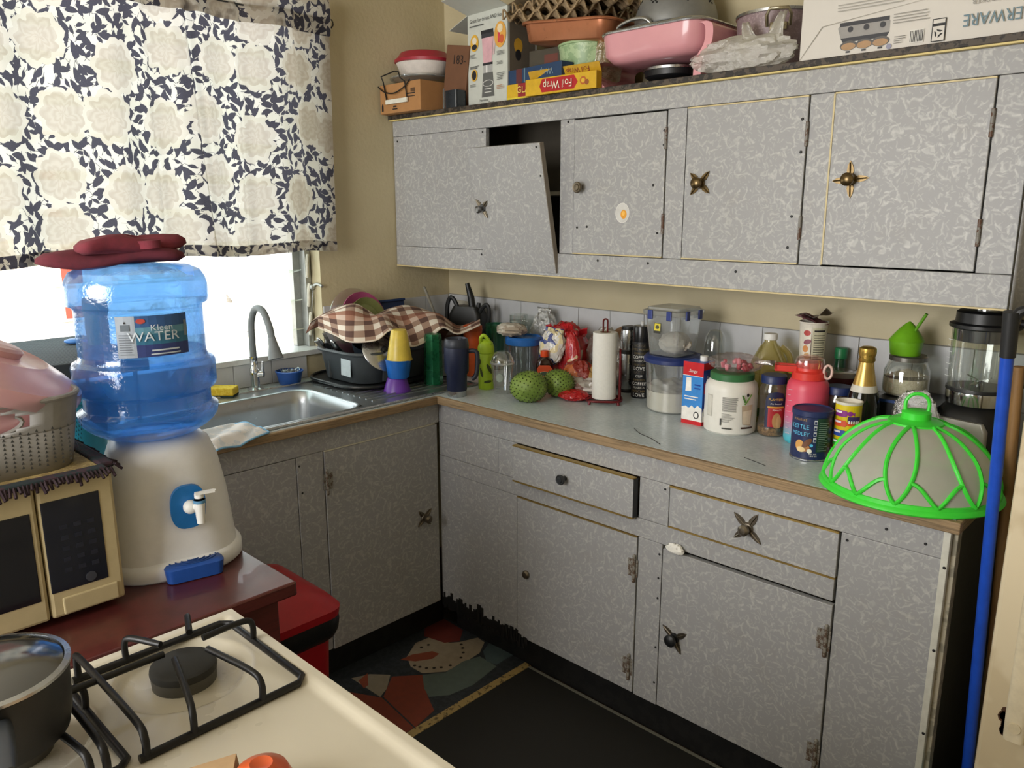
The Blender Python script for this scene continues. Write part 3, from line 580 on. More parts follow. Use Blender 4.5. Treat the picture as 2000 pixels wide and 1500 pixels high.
# microwave (front looks along +x)
BEIGE = M('b9aa84', .4, 0, .05)
mw = thing('microwave', 'beige microwave oven with a dark glass door on the table', 'microwave', (0, 0, TZ))
MX0, MX1, MY0, MY1, MH = .745, 1.128, -2.30, -1.820, .262
box('casing', MX0, MX1-.03, MY0, MY1, .012, MH, BEIGE, mw, .006)
for x in (MX0+.04, MX1-.08):
    for y in (MY0+.05, MY1-.05): lathe('foot', [(0, 0), (.012, 0), (.012, .013), (0, .013)], BLACK, mw, 12, loc=(x, y, 0))
yd = MY1-.125
dr = box('door', MX1-.03, MX1, MY0, yd-.001, .014, MH-.002, BEIGE, mw, .006); box('door_glass', MX1-.002, MX1+.0012, MY0+.03, yd-.012, .055, MH-.045, M('14161c', .12, 0, .1), dr, .002)
box('door_window', MX1+.001, MX1+.0018, MY0+.08, yd-.085, .08, MH-.07, M('2a2a28', .25), dr, .001)
cp = box('control_panel', MX1-.03, MX1, yd+.001, MY1, .014, MH-.002, BEIGE, mw, .006); box('keypad', MX1-.002, MX1+.0012, yd+.005, MY1-.026, .062, MH-.032, M('161a26', .15), cp, .004)
box('release_button', MX1-.002, MX1+.003, yd+.02, MY1-.012, .018, .05, BEIGE, cp, .004)
tk = M('1e2230', .4); g = G()
for r_ in range(5):
    for c_ in range(3): g.box(MX1+.0012, MX1+.0018, yd+.03+.022*c_, yd+.042+.022*c_, .095+.02*r_, .103+.02*r_)
g.build('key_marks', tk, cp, smooth=0)['kind'] = 'stuff'
lathe('key', [(0, 0), (.009, 0), (.009, .001), (0, .001)], M('3a3d46', .4), cp, 16, loc=(MX1+.0012, yd+.07, .075), rot=(0, PI/2, 0))
# woven place mat with a fringe under the basket
pm = thing('place_mat', 'woven straw place mat with dark fringe on the microwave', 'mat', (0, 0, TZ+MH))
box('weave', .76, 1.115, -2.28, -1.835, .0, .008, mat_speck('8f7a4c', 'b09a64', 60, .5, .9), pm, .002)
box('border', 1.115, 1.14, -2.28, -1.83, .0, .012, mat_speck('1f2b2e', '3a2730', 40, .5, .95), pm, .004); box('border', .76, 1.115, -1.835, -1.81, .0, .012, mat_speck('1f2b2e', '3a2730', 40, .5, .95), pm, .004)
g = G(); rnd = random.Random(2)
for k in range(70):
    y = -2.28+k*.0066; g.tube([(1.138, y, .008), (1.148+.008*rnd.random(), y+.006*(rnd.random()-.5), .002-.012*rnd.random())], .0028, 5)
for k in range(50):
    x = .78+k*.007; g.tube([(x, -1.812, .008), (x+.006*(rnd.random()-.5), -1.802+.006*rnd.random(), .001-.006*rnd.random())], .0028, 5)
g.build('fringe', M('2b1c22', .95), pm)['kind'] = 'stuff'
# grey woven basket holding a pink tub
GREYP = M('8d8b88', .55, 0, .08)
bk = thing('storage_basket', 'grey plastic basket with a woven pattern and side handle', 'basket', (.955, -2.028, TZ+MH+.008)); bk.scale = (1, 1, .88)
def bring(z): k = .9+.1*z/.15; return [(x*k, y*k, z) for x, y in rrect(.295, .385, .07, 8)]
loft('floor_panel', [bring(.0), bring(.006)], GREYP, bk)
loft('wall', [bring(.0), bring(.04), bring(.085)], GREYP, bk, capb=False, capt=False, solid=.004)
R1 = bring(.148); g = G(); g.tube(R1, .0055, 8, closed=True); g.build('rim', GREYP, bk)
# upper wall with the oval handle hole on the room-facing side
def perim(t, z): P = bring(z); n = len(P); f = t*n; i = int(f) % n; a = f-int(f); p, q = P[i], P[(i+1) % n]; return (p[0]+(q[0]-p[0])*a, p[1]+(q[1]-p[1])*a, z)
g = G(); N = 400; rows = [.085+.063*k/20 for k in range(21)]
vs_ = [perim(i/N, z) for z in rows for i in range(N)]; fs = []
for j in range(20):
    for i in range(N):
        p = Vector(vs_[j*N+i])
        if p.x > .1 and abs(p.y) < .085*math.sqrt(max(0, 1-((p.z-.112)/.026)**2)): continue
        fs.append((j*N+i, j*N+(i+1) % N, (j+1)*N+(i+1) % N, (j+1)*N+i))
g.add(vs_, fs); g.build('handle_band', GREYP, bk, solid=.004)
g = G(); g.tube([perim(0, 0) if False else (.138+.006*math.sin(a)*0, .088*math.cos(a), .112+.027*math.sin(a)) for a in [2*PI*k/24 for k in range(24)]], .004, 6, closed=True); g.build('handle_grip', GREYP, bk)
HOLE = M('3c3c3a', .8); g = G()
for col in range(26):                                             # rows of drop-shaped openings
    for row in range(9):
        z = .014+row*.0088+(.004 if col % 2 else 0)
        for side in (0, 1):
            if side == 0: y = -.155+col*.0124; x = .1475*(.9+.1*z/.15)+.0026; q = [(x, y-.0024, z), (x, y+.0024, z), (x, y, z+.006)]
            else:
                if col > 18: continue
                xx = -.11+col*.0124; y = .1925*(.9+.1*z/.15)+.0026; q = [(xx+.0024, y, z), (xx-.0024, y, z), (xx, y, z+.006)]
            g.add(q, [(0, 1, 2)])
g.build('openings', HOLE, bk)['kind'] = 'stuff'
PINKP = CLEAR('f3d9dc', .72, 'e3bfc0', .1, .25)
pt = thing('lidded_tub', 'frosted pink oval tub with lid tilted inside the grey basket', 'tub', (.965, -2.01, TZ+MH+.095), rot=(math.radians(-24), math.radians(14), .1))
lathe('bowl', [(.0, -.02), (.10, -.02), (.125, .02), (.14, .09)], PINKP, pt, 40, sx=.95, sy=1.15)
lid = lathe('lid', [(.148, .085), (.150, .1), (.146, .115), (.12, .128), (.085, .142), (.08, .138), (0, .14)], PINKP, pt, 40, sx=.95, sy=1.15); lathe('lid_handle', [(.04, .138), (.042, .150), (.036, .155), (0, .155)], M('d8adb0', .4), lid, 28, sx=.8, sy=1.3)
# water dispenser and bottle
DX, DY = .985, -1.676; drot = face(DX, DY)+.16
wd = thing('water_dispenser', 'white countertop water dispenser with a blue tap panel', 'dispenser', (DX, DY, TZ), drot)
PW = M('e2e2e2', .35, 0, .03)
loft('body', [[(x, y+off, z) for x, y in rrect(w_, d_, r_, 8)] for w_, d_, r_, z, off in ((.262, .236, .09, .012, .0), (.252, .228, .09, .06, .002), (.236, .222, .09, .15, .006), (.214, .215, .095, .22, .008), (.19, .2, .095, .255, .008), (.15, .15, .07, .272, .008))], PW, wd, smooth=70)
loft('foot_ring', [[(x, y, z) for x, y in rrect(w_, d_, .1, 8)] for w_, d_, z in ((.268, .24, 0), (.276, .25, .006), (.276, .25, .03), (.256, .232, .038))], PW, wd, smooth=60)
tray = rloft('drip_tray', [(.105, .06, .012, .002), (.112, .066, .014, .03), (.10, .056, .012, .034)], M('1f4d9c', .4), wd, loc=(.02, -.115, 0))
for k in range(4): G().tube([(p[0], p[1]*.55, .0345) for p in arc((0, 0, 0), .012+.011*k, 0, 2*PI*23/24, 23, 'xy')], .0016, 5, closed=True).build('ring', M('17407f', .5), tray)
BLU = M('1f6db0', .4); tp_ = G(); ov = [(.033*math.copysign(abs(math.cos(a))**.75, math.cos(a)), .046*math.copysign(abs(math.sin(a))**.75, math.sin(a))) for a in [2*PI*k/32 for k in range(32)]]
panel = tp_.prism(ov, 0, .008).build('tap_panel', BLU, wd, loc=(.02, -.118, .148), rot=(math.radians(96), 0, 0))
tap2 = G(); tap2.ball((0, -.012, 0), .014, 14); tap2.tube([(0, 0, 0), (.012, -.028, .002)], .008, 12); tap2.tube([(.014, -.03, .018), (.014, -.03, -.03)], [.011, .008], 14); tap2.build('spigot', WHITE, wd, loc=(.022, -.122, .15))
tap2 = G(); tap2.tube([(.014, -.03, .022), (.014, -.03, .03)], .009, 12); tap2.prism([(-.006, -.005), (.03, -.006), (.034, 0), (.03, .006), (-.006, .005)], .03, .034, T=Matrix.Translation((.012, -.034, 0))); tap2.build('tap_lever', WHITE, wd, loc=(.022, -.122, .15))
tap2 = G(); tap2.tube([(.014, -.03, .012), (.014, -.03, .018)], .0118, 14); tap2.build('tap_collar', M('5b8fb5', .4), wd, loc=(.022, -.122, .15))
JUG = [(.058, 1.078), (.075, 1.074), (.093, 1.080), (.112, 1.092), (.124, 1.103), (.129, 1.112), (.132, 1.122), (.132, 1.129), (.124, 1.134), (.1195, 1.139), (.119, 1.146), (.1195, 1.164), (.123, 1.169), (.131, 1.174), (.133, 1.182), (.133, 1.224), (.130, 1.231), (.121, 1.236), (.1175, 1.243), (.117, 1.25), (.117, 1.337), (.1185, 1.343), (.127, 1.348), (.1295, 1.358), (.1295, 1.385), (.126, 1.398), (.118, 1.412), (.10, 1.421), (.05, 1.426), (0, 1.427)]
jug = thing('water_bottle', 'big translucent blue water bottle upturned on the dispenser', 'bottle', (DX-.012, DY-.008, 1.072), drot-.25); jug.scale = (1, 1, .97)
def mat_jug():
    m = bpy.data.materials.new('blue_bottle'); m.use_nodes = True; t = NT(m); t.n.remove(t.n['Principled BSDF']); out = t.n['Material Output']
    tr = t.new('ShaderNodeBsdfTransparent'); tr.inputs[0].default_value = lin('a9d2f8')
    gl_ = t.new('ShaderNodeBsdfGlossy'); gl_.inputs[0].default_value = (1, 1, 1, 1); gl_.inputs['Roughness'].default_value = .08
    tl = t.new('ShaderNodeBsdfTranslucent'); tl.inputs[0].default_value = lin('6fb2f2'); df = t.new('ShaderNodeBsdfDiffuse'); df.inputs[0].default_value = lin('4a97e0')
    ms = t.new('ShaderNodeMixShader'); ms.inputs[0].default_value = .35; t.l.new(tl.outputs[0], ms.inputs[1]); t.l.new(df.outputs[0], ms.inputs[2])
    m1 = t.new('ShaderNodeMixShader'); m1.inputs[0].default_value = .38; t.l.new(tr.outputs[0], m1.inputs[1]); t.l.new(ms.outputs[0], m1.inputs[2])
    lw = t.new('ShaderNodeLayerWeight'); lw.inputs[0].default_value = .3; m2 = t.new('ShaderNodeMixShader'); t.put(m2.inputs[0], t.m('MULTIPLY_ADD', lw.outputs['Facing'], .5, .03)); t.l.new(m1.outputs[0], m2.inputs[1]); t.l.new(gl_.outputs[0], m2.inputs[2]); t.l.new(m2.outputs[0], out.inputs[0])
    t.put(gl_.inputs['Normal'], t.bump(t.noise(t.coord(), 130, 3).outputs[0], .25, .004)); return m
lathe('body', [(r, z-1.072) for r, z in JUG], mat_jug(), jug, 72, smooth=32); lathe('neck', [(.028, -.05), (.03, .0), (.058, .006)], M('3d7fc8', .3), jug, 24)
lathe('water', [(0, .012), (.07, .009), (.088, .014), (.122, .045), (.124, .055), (.118, .068), (.118, .09), (.126, .105), (.128, .14), (.12, .165), (.1165, .178), (0, .178)], CLEAR('dcedfb', .06, '7fb8ee', .06), jug, 48)
lb = thing  # (kept simple: the paper label is a part of the bottle)
def L_(x0, x1, z0, z1, c): return (rc(x0, x1, z0, z1), M(c, .5))
WL = M('c9d4de', .5); lab = [L_(-.062, .068, -.04, .04, '31588c'), L_(-.062, -.029, -.04, .04, '9aa4b0'), L_(-.029, .068, -.04, -.016, '2f3d76'), L_(-.029, .068, -.016, .004, '2f6c8c'), L_(-.029, .068, .004, .018, '5b8ea4'), (ell(-.019, .03, .008, .005), M('b4463e', .5)), (rc(-.054, -.038, .012, .024), M('5c6670', .5)), ([(-.048, .026), (-.044, .026), (-.046, .031)], INK), (rc(.06, .066, -.005, .026), M('7a8894', .5))]
lab += lines(-.058, -.034, -.034, .008, 9, M('636b75', .5), .3, .3, 3)
lp = prints(lab, jug, 'paper_label', wrap=.1178, lift=.0008); lp.location = (0, 0, .222); lp.rotation_euler = (0, 0, .25)
for s_, sz, zz, an in (('Kleen', .017, .016, .14), ('WATER', .026, -.001, .02)):
    q = text(s_, sz, WL, jug, wrap=.1205, z=.222+zz, ang=.25+an, sx=1.05); q.rotation_euler = (0, 0, 0)
bars = prints([(rc(-.004, .046, -.029, -.026), WL), (rc(-.006, .048, -.036, -.0335), WL)], jug, 'small_print', wrap=.1178, lift=.0028); bars.location = (0, 0, .222); bars.rotation_euler = (0, 0, .25)
# pair of oven mitts lying on the bottle
def mitt(name, label, loc, rot, mt, scale=1):
    t_ = thing(name, label, 'oven mitt', loc, rot=rot, group='oven mitts on the water bottle'); t_.scale = (1, 1, .95)
    outl = [(-.15, .028), (-.12, .05), (-.04, .058), (.06, .06), (.13, .058), (.13, -.058), (.04, -.056), (-.06, -.055), (-.13, -.045), (-.155, -.01)]
    P = [Vector((x*scale, y*scale, 0)) for x, y in outl]; P = [p.to_2d() for p in smoothpath([Vector((p.x, p.y, 0)) for p in P]+[Vector((P[0].x, P[0].y, 0))], 4)[:-1]]
    rings = [[(p.x*k, p.y*k, z+.006*math.sin(p.x*30)) for p in P] for k, z in ((.9, 0), (1, .007), (.99, .016), (.88, .025), (.6, .029), (.2, .030))]
    loft('palm', rings, mt, t_, smooth=80); th = [Vector((x*scale, y*scale, 0)) for x, y in ((.0, .04), (-.03, .075), (-.06, .085), (-.07, .07), (-.04, .045), (-.02, .03))]
    loft('thumb', [[(p.x, p.y, z) for p in th] for z in (.004, .02)], mt, t_, smooth=80); return t_
MIT = M('5a1f2a', .95, 0, .18, 60, .3)
mitt('oven_mitt', 'burgundy oven mitt lying flat on the water bottle, lower one', (DX-.03, DY-.035, 1.4165), (0, math.radians(-3), face(DX, DY)+.1), MIT, .88)
mitt('oven_mitt', 'burgundy oven mitt on top of the other one', (DX-.01, DY-.015, 1.440), (0, math.radians(4), face(DX, DY)+PI+.2), M('6a2530', .95, 0, .18, 60, .3), .68)

# behind them: raised rack with a quilted drying mat at the window end of the worktop
rk = thing('dish_rack', 'grey wire rack raised over the worktop beside the window', 'rack')
g = G()
for x in (.06, .44): g.tube([(x, -2.2, 1.128), (x, -1.50, 1.128)], .006, 8)
for k in range(12): g.tube([(.06, -2.2+k*.0636, 1.128), (.44, -2.2+k*.0636, 1.128)], .003, 6)
g.build('top_grid', M('5b5f63', .4, .5), rk)['kind'] = 'stuff'
for x in (.06, .44):
    for y in (-2.19, -1.51): tube('leg', [(x, y, .9), (x, y, 1.128)], .006, M('5b5f63', .4, .5), rk)
qm = thing('drying_mat', 'dark slate quilted drying mat spread on the wire rack', 'mat', (0, 0, 1.136))
def mat_quilt():
    m, t, p = base('quilted_cloth'); co = t.coord(); s = t.new('ShaderNodeSeparateXYZ'); t.put(s.inputs[0], co)
    a = t.m('SINE', t.m('MULTIPLY', t.m('ADD', s.outputs[0], s.outputs[1]), 210)); b_ = t.m('SINE', t.m('MULTIPLY', t.m('SUBTRACT', s.outputs[0], s.outputs[1]), 210))
    h = t.m('ABSOLUTE', t.m('MULTIPLY', a, b_)); t.put(p.inputs['Base Color'], t.mix(h, lin('2c3740'), lin('47545e'))); p.inputs['Roughness'].default_value = .8; t.put(p.inputs['Normal'], t.bump(h, .6, .01)); return m
box('pad', .0, .47, -2.22, -1.485, 0, .012, mat_quilt(), qm, .004); box('binding', .47, .476, -2.22, -1.485, -.03, .012, M('23292e', .9), qm, .002)
sp = thing('spoon', 'small blue plastic spoon on the quilted mat', 'spoon', (.16, -1.565, 1.148), .9); g = G(); g.ball((0, 0, .008), .026, 14, sq=(1, .7, .3)); g.build('bowl', M('3f78c0', .4), sp); tube('handle', [(.02, 0, .008), (.09, 0, .006)], .004, M('3f78c0', .4), sp)
oc = thing('tall_cup', 'olive green tall cup standing on the quilted mat', 'cup', (.21, -1.515, 1.148)); lathe('wall', [(0, 0), (.028, 0), (.031, .05), (.029, .075), (.033, .095), (.031, .13), (.028, .128), (.02, .01)], M('7c8453', .6, 0, .15), oc, 28); lathe('ring', [(.0325, .09), (.0345, .095), (.0325, .1)], M('6c7448', .6), oc, 28)
tl_ = thing('bucket', 'teal plastic bucket behind the basket and water bottle', 'bucket', (.47, -1.70, .9)); lathe('wall', [(.0, .0), (.085, 0), (.1, .17), (.098, .17), (.083, .004), (0, .004)], M('1a7f9a', .5), tl_, 36); lathe('rim', [(.099, .163), (.106, .165), (.106, .172), (.099, .174)], M('1a7f9a', .5), tl_, 36)

# ================================================================ red bin
RED = M('a01621', .4, 0, .08)
bn = thing('trash_bin', 'red plastic bin lined with a black bag beside the table', 'bin', (.865, -1.41, 0))
rloft('bucket', [(.24, .17, .03, 0), (.25, .18, .03, .01), (.30, .21, .04, .50), (.31, .22, .04, .52)], RED, bn)
g = G(); sec = []
for z, k in ((.465, .0), (.475, .012), (.49, .018), (.52, .02), (.545, .018), (.553, .008)):
    sec.append([(x*(1+.02*noise.noise(Vector((x*30, y*30, z*40)))), y*(1+.02*noise.noise(Vector((x*30, y*30, z*40+9)))), z+.014*noise.noise(Vector((x*12, y*12, z*8)))) for x, y in rrect(.305+2*k, .215+2*k, .05, 10)])
loft('bin_liner', sec, M('151517', .35, 0, .2, 60, .6), bn, capb=False, capt=False, smooth=40)
ld = rloft('lid', [(.35, .245, .045, .535), (.355, .25, .045, .556), (.31, .22, .05, .575), (.24, .15, .06, .597), (.16, .08, .04, .60)], RED, bn); rloft('lid_ridge', [(.02, .1, .008, .59), (.014, .09, .006, .604)], RED, ld, loc=(.06, 0, 0))

# ================================================================ stove
ENAM = M('cbc4b2', .28, 0, .04, 6, 0, .3); SX, SYR, SZ = 1.468, -1.778, .9
sv = thing('gas_stove', 'cream enamel gas stove with black wire pan supports', 'stove')
SYL, SXF = -2.36, 2.12
box('casing', SX+.006, SXF, SYL+.006, SYR-.006, .02, SZ-.045, ENAM, sv, .004); g = G()
for x in (SX+.05, SXF-.05):
    for y in (SYL+.05, SYR-.05): lathe('foot', [(0, 0), (.018, 0), (.018, .022), (0, .022)], BLACK, sv, 12, loc=(x, y, 0))
# cooktop: raised lip and a sunken tray, dished round the burners
BURN = [(1.580, -1.905), (1.580, -2.112)]
def ctop(u, v):
    x = SX+.001+u*(SXF-SX-.002); y = SYL+.001+v*(SYR-SYL-.002); e = min(x-SX, SXF-x, SYR-y, y-SYL); z = SZ
    z -= .007*min(1, max(0, (e-.014)/.012))
    for bx, by in BURN:
        d = math.hypot((x-bx)/1.0, (y-by)/1.0); z -= .011*(1-min(1, max(0, (d-.078)/.012)))
    return (x, y, z)
g = G(); g.grid(ctop, 150, 130); g.build('cooktop', ENAM, sv, smooth=60); g = G()
g.box(SX, SXF, SYL, SYL+.004, SZ-.05, SZ-.001); g.box(SX, SXF, SYR-.004, SYR, SZ-.05, SZ-.001); g.box(SX, SX+.004, SYL, SYR, SZ-.05, SZ-.001); g.box(SXF-.004, SXF, SYL, SYR, SZ-.05, SZ-.001); g.build('skirt', ENAM, sv, smooth=0)
for bx, by in BURN:
    b_ = lathe('burner', [(.036, 0), (.042, .004), (.043, .02), (.040, .021)], M('55534e', .6, .3), sv, 32, loc=(bx, by, SZ-.022)); lathe('burner_cap', [(.043, .0205), (.044, .024), (.043, .03), (.038, .033), (0, .033)], M('2a2a28', .75, 0, .2), b_, 32)
IRON = M('121214', .4, .2, .2, 60, .2); GX0, GX1 = 1.497, 1.722
gr = []
def grate(y0, y1, by, tag_):
    t_ = thing('pan_support', tag_, 'pan support', (0, 0, SZ-.002), group='wire pan supports on the stove'); g = G()
    tube('frame', [(GX0, y0, 0), (GX0, y1-.012, 0), (GX0+.012, y1, 0), (GX1-.012, y1, 0), (GX1, y1-.012, 0), (GX1, y0, 0)], .0052, IRON, t_, 8)
    H = .036
    def fing(p, q, e): tube('finger', smoothpath([(p[0], p[1], 0), (p[0], p[1], H*.72), ((p[0]*.8+q[0]*.2), (p[1]*.8+q[1]*.2), H), (q[0], q[1], H)], 4), .0046, IRON, t_, 8)
    fing((GX0, by+.045, 0), (1.552, by+.024), 0); fing((GX0, by-.045, 0), (1.555, by-.018), 0)
    fing((GX1, by+.04, 0), (1.612, by+.022), 0); fing((GX1, by-.05, 0), (1.605, by-.02), 0); fing((1.578, y1, 0), (1.58, by+.03), 0); 
    return t_
grate(-2.02, -1.800, -1.905, 'black wire pan support over the uncovered burner')
grate(-2.34, -2.03, -2.112, 'black wire pan support under the frying pot')
for yy in (-2.012, -2.055): tube('crossbar', smoothpath([(GX0, yy, 0), (GX0, yy, .028), (GX0+.02, yy, .036), (GX1-.03, yy, .036), (GX1, yy, .024), (GX1, yy, 0)], 4), .0048, IRON, [o for o in COL.objects if o.name == 'pan_support'][0], 8)
tube('finger', [(1.582, -1.93, .036), (1.582, -2.08, .036)], .0046, IRON, [o for o in COL.objects if o.name == 'pan_support'][0], 8)
kb = lathe('knob', [(0, 0), (.024, 0), (.022, .02), (.016, .024), (0, .024)], BLACK, sv, 20, loc=(2.0, -1.835, SZ-.007))
# pot with a glass lid
pot = thing('saucepan', 'black nonstick saucepan with a steel rimmed glass lid on the stove', 'saucepan', (1.62, -2.135, SZ+.033), face(1.62, -2.135)); pot.scale = (.8, .8, .8)
PB = M('1c1c1d', .5, 0, .15, 90, .1); lathe('body', [(0, 0), (.085, 0), (.094, .006), (.099, .03), (.102, .1), (.099, .1), (.09, .01), (0, .006)], PB, pot, 56)
lid = lathe('lid', [(.098, .106), (.08, .116), (.045, .124), (0, .127)], CLEAR('6a6e70', .35, '55595c', .25, .12), pot, 56); lathe('lid_rim', [(.097, .101), (.105, .1025), (.105, .107), (.097, .109)], STEEL, lid, 56); lathe('lid_knob', [(.008, .126), (.018, .133), (.019, .142), (.012, .147), (0, .148)], BLACK, lid, 24, loc=(0, 0, 0))
hb = rloft('handle', [(.03, .02, .008, 0), (.032, .022, .009, .03), (.028, .018, .008, .11), (.02, .012, .005, .15)], M('2c3034', .5), pot, loc=(.005, -.098, .075), rot=(math.radians(80), 0, 0))
# brown paper bag and tomato at the edge of the picture
pb_ = thing('paper_bag', 'folded brown paper bag lying on the stove', 'bag', (1.86, -2.02, SZ-.007))
A_, B_, C_, D_ = (-.025, .063, .038), (-.075, -.06, .030), (.10, -.02, .034), (.06, .055, .004)
G().add([A_, B_, (.05, -.11, .028), C_], [(0, 1, 2, 3)]).build('upper_sheet', M('b3946e', .85, 0, .1), pb_, smooth=0, solid=.0008)  # one paper; shade on the other sheets is put into their darker browns
G().add([A_, C_, (.11, .02, .004), D_, (-.02, .066, .004)], [(0, 1, 2, 3, 4)]).build('side_gusset', M('9c7f5b', .85), pb_, smooth=0, solid=.0008)
G().add([(-.02, .066, .001), (-.075, -.06, .001), (.05, -.11, .001), (.11, .02, .001)], [(0, 1, 2, 3)]).build('lower_sheet', M('8a6f50', .85), pb_, smooth=0, solid=.0008)
G().add([A_, B_, (-.075, -.06, .001), (-.02, .066, .001)], [(0, 1, 2, 3)]).build('back_sheet', M('9c7f5b', .85), pb_, smooth=0, solid=.0008)
tm = thing('tomato', 'orange red tomato half hidden beside the paper bag', 'tomato', (1.882, -1.952, SZ+.042), rot=(PI, 0, 0)); lathe('flesh', [(0, .004), (.012, 0), (.027, .008), (.034, .024), (.03, .04), (.016, .049), (.006, .047), (0, .044)], M('c2552a', .3, 0, .2, 12), tm, 28); lathe('stem_scar', [(.005, .046), (.0, .0475)], M('5b6a2a', .7), tm, 8)

# ================================================================ things round the sink
CT = .9
sg = thing('sponge', 'yellow sponge with a dark scouring side behind the sink bowl', 'sponge', (.085, -1.10, CT+.0005), .75); box('foam', -.042, .042, -.028, .028, .01, .036, mat_speck('d9b52e', 'e6c84a', 90, .5, .9), sg, .004); box('scourer', -.042, .042, -.028, .028, 0, .01, M('2c3a34', .95, 0, .2, 150, .5), sg, .002)
bb = thing('small_bowl', 'small blue plastic bowl beside the tap', 'bowl', (.06, -.835, CT)); lathe('wall', [(0, 0), (.034, 0), (.038, .004), (.046, .042), (.048, .048), (.046, .048), (.036, .006), (0, .005)], M('24509c', .4), bb, 32); lathe('rim', [(.046, .046), (.05, .047), (.05, .050), (.046, .051)], M('2a5aac', .4), bb, 32)
g = G(); rnd = random.Random(9)
for k in range(46):
    a = rnd.random()*6.28; r_ = .028*rnd.random()**.5; c_ = Vector((r_*math.cos(a), r_*math.sin(a), .012+.02*rnd.random())); g.tube([c_+Vector((.009*math.cos(t+k), .009*math.sin(t+k), .006*math.sin(2*t+k))) for t in [6.28*i/9 for i in range(9)]], .0008, 4, closed=True)
sw = g.build('steel_wool', M('b5b6b8', .3, .9), loc=(.06, -.835, CT+.022)); tag(sw, 'tangled steel wool pad lying in the small blue bowl', 'steel wool')
clo = thing('dish_cloth', 'white dish cloth with pale blue edge hanging on the sink front', 'cloth', (.56, -1.33, CT+.006), .3)
def cl(u, v): x = -.06+.13*u; y = -.10+.19*v; z = .006+.010*abs(math.sin(u*5+v*3))+.006*noise.noise(Vector((u*4, v*4, 2))); z -= max(0, x-.035)*.5; return (x, y, z)
g = G(); g.grid(cl, 24, 24); g.build('sheet', mat_speck('c9cdd2', 'dfdbd8', 30, .5, .9), clo, solid=.002); g = G(); g.tube([cl(t, 1) for t in [i/12 for i in range(13)]]+[cl(1, 1-i/12) for i in range(13)], .003, 6); g.build('piping', M('7db3d8', .7), clo)

# dish tub under a checked cloth
TUBG = M('3a4044', .5, 0, .1)
dt = thing('drip_mat', 'black oval drip tray under the grey dish tub', 'tray', (.215, -.565, CT+.008)); loft('floor_panel', [[(x, y, z) for x, y in rrect(.37*k, .42*k, .12, 8)] for k, z in ((.94, 0), (1, .004), (1, .008), (.95, .006))], BLACK, dt); g = G(); g.tube([(x, y, .01) for x, y in rrect(.375, .425, .12, 8)], .006, 8, closed=True); g.build('rim', M('1b1e20', .3), dt)
du = thing('dish_tub', 'dark grey plastic dish tub with a pale sticker', 'tub', (.215, -.565, CT+.018))
def tr_(k, z): return [(x*k, y*k, z) for x, y in rrect(.315, .36, .09, 8)]
loft('wall', [tr_(.86, 0), tr_(.88, .006), tr_(.97, .105), tr_(.955, .105), tr_(.86, .012)], TUBG, du); g = G(); g.tube(tr_(1.0, .108), .007, 8, closed=True); g.build('rim', TUBG, du)
for a in (.55, 1.2, 2.2, -.4, -1.0): box('rib', .0, .012, -.012, .012, .0, .1, TUBG, du, .003, loc=(.135*math.cos(a-1.57)*1.08, .155*math.sin(a-1.57)*1.08, .004), rot=(0, 0, a-1.57))
prints([([(-.026, -.026), (.024, -.03), (.027, .03), (-.024, .034)], M('b9c6cc', .6))], du, 'sticker', loc=(.06, -.172, .055), rot=(0, 0, .1), lift=.001)
FR = [(0.13, -0.748, 1.104), (0.22, -0.737, 1.085), (0.32, -0.743, 1.073), (0.38, -0.678, 1.079), (0.4, -0.626, 1.109), (0.42, -0.565, 1.048), (0.44, -0.499, 1.063), (0.46, -0.443, 1.105), (0.48, -0.387, 1.078), (0.5, -0.295, 1.104)]
RI = [(0.1, -0.725, 1.129), (0.14, -0.712, 1.153), (0.2, -0.642, 1.187), (0.2, -0.58, 1.158), (0.2, -0.535, 1.135), (0.2, -0.458, 1.154), (0.2, -0.383, 1.158), (0.25, -0.298, 1.124), (0.3, -0.223, 1.069), (0.42, -0.223, 1.101)]
def samp(L, u):
    p = smoothpath(L, 8); f = u*(len(p)-1); i = min(int(f), len(p)-2); return p[i].lerp(p[i+1], f-i)
def cloth(u, v):
    r_ = samp(RI, u); f = samp(FR, u); b_ = Vector((r_.x-.13, r_.y+.02, r_.z-.07))
    p = b_.lerp(r_, v/.4) if v < .4 else r_.lerp(f, (v-.4)/.6)
    if v < .4: p.z += .02*math.sin(v/.4*PI)
    else: p.z += (.022*math.sin((v-.4)/.6*PI)*(1-.4*u)+.006*math.sin(u*19+v*9)*math.sin((v-.4)/.6*PI))
    return p
tw = thing('tea_towel', 'brown and cream checked tea towel draped over the dish tub', 'towel'); g = G(); g.grid(cloth, 90, 40, uvfn=lambda u, v: (u*.62, v*.40)); g.build('sheet', mat_check(), tw, smooth=80, solid=.002)
g = G(); g.tube([cloth(i/60, 1) for i in range(61)], .0028, 6); g.build('hem', M('d8cbbb', .9), tw)
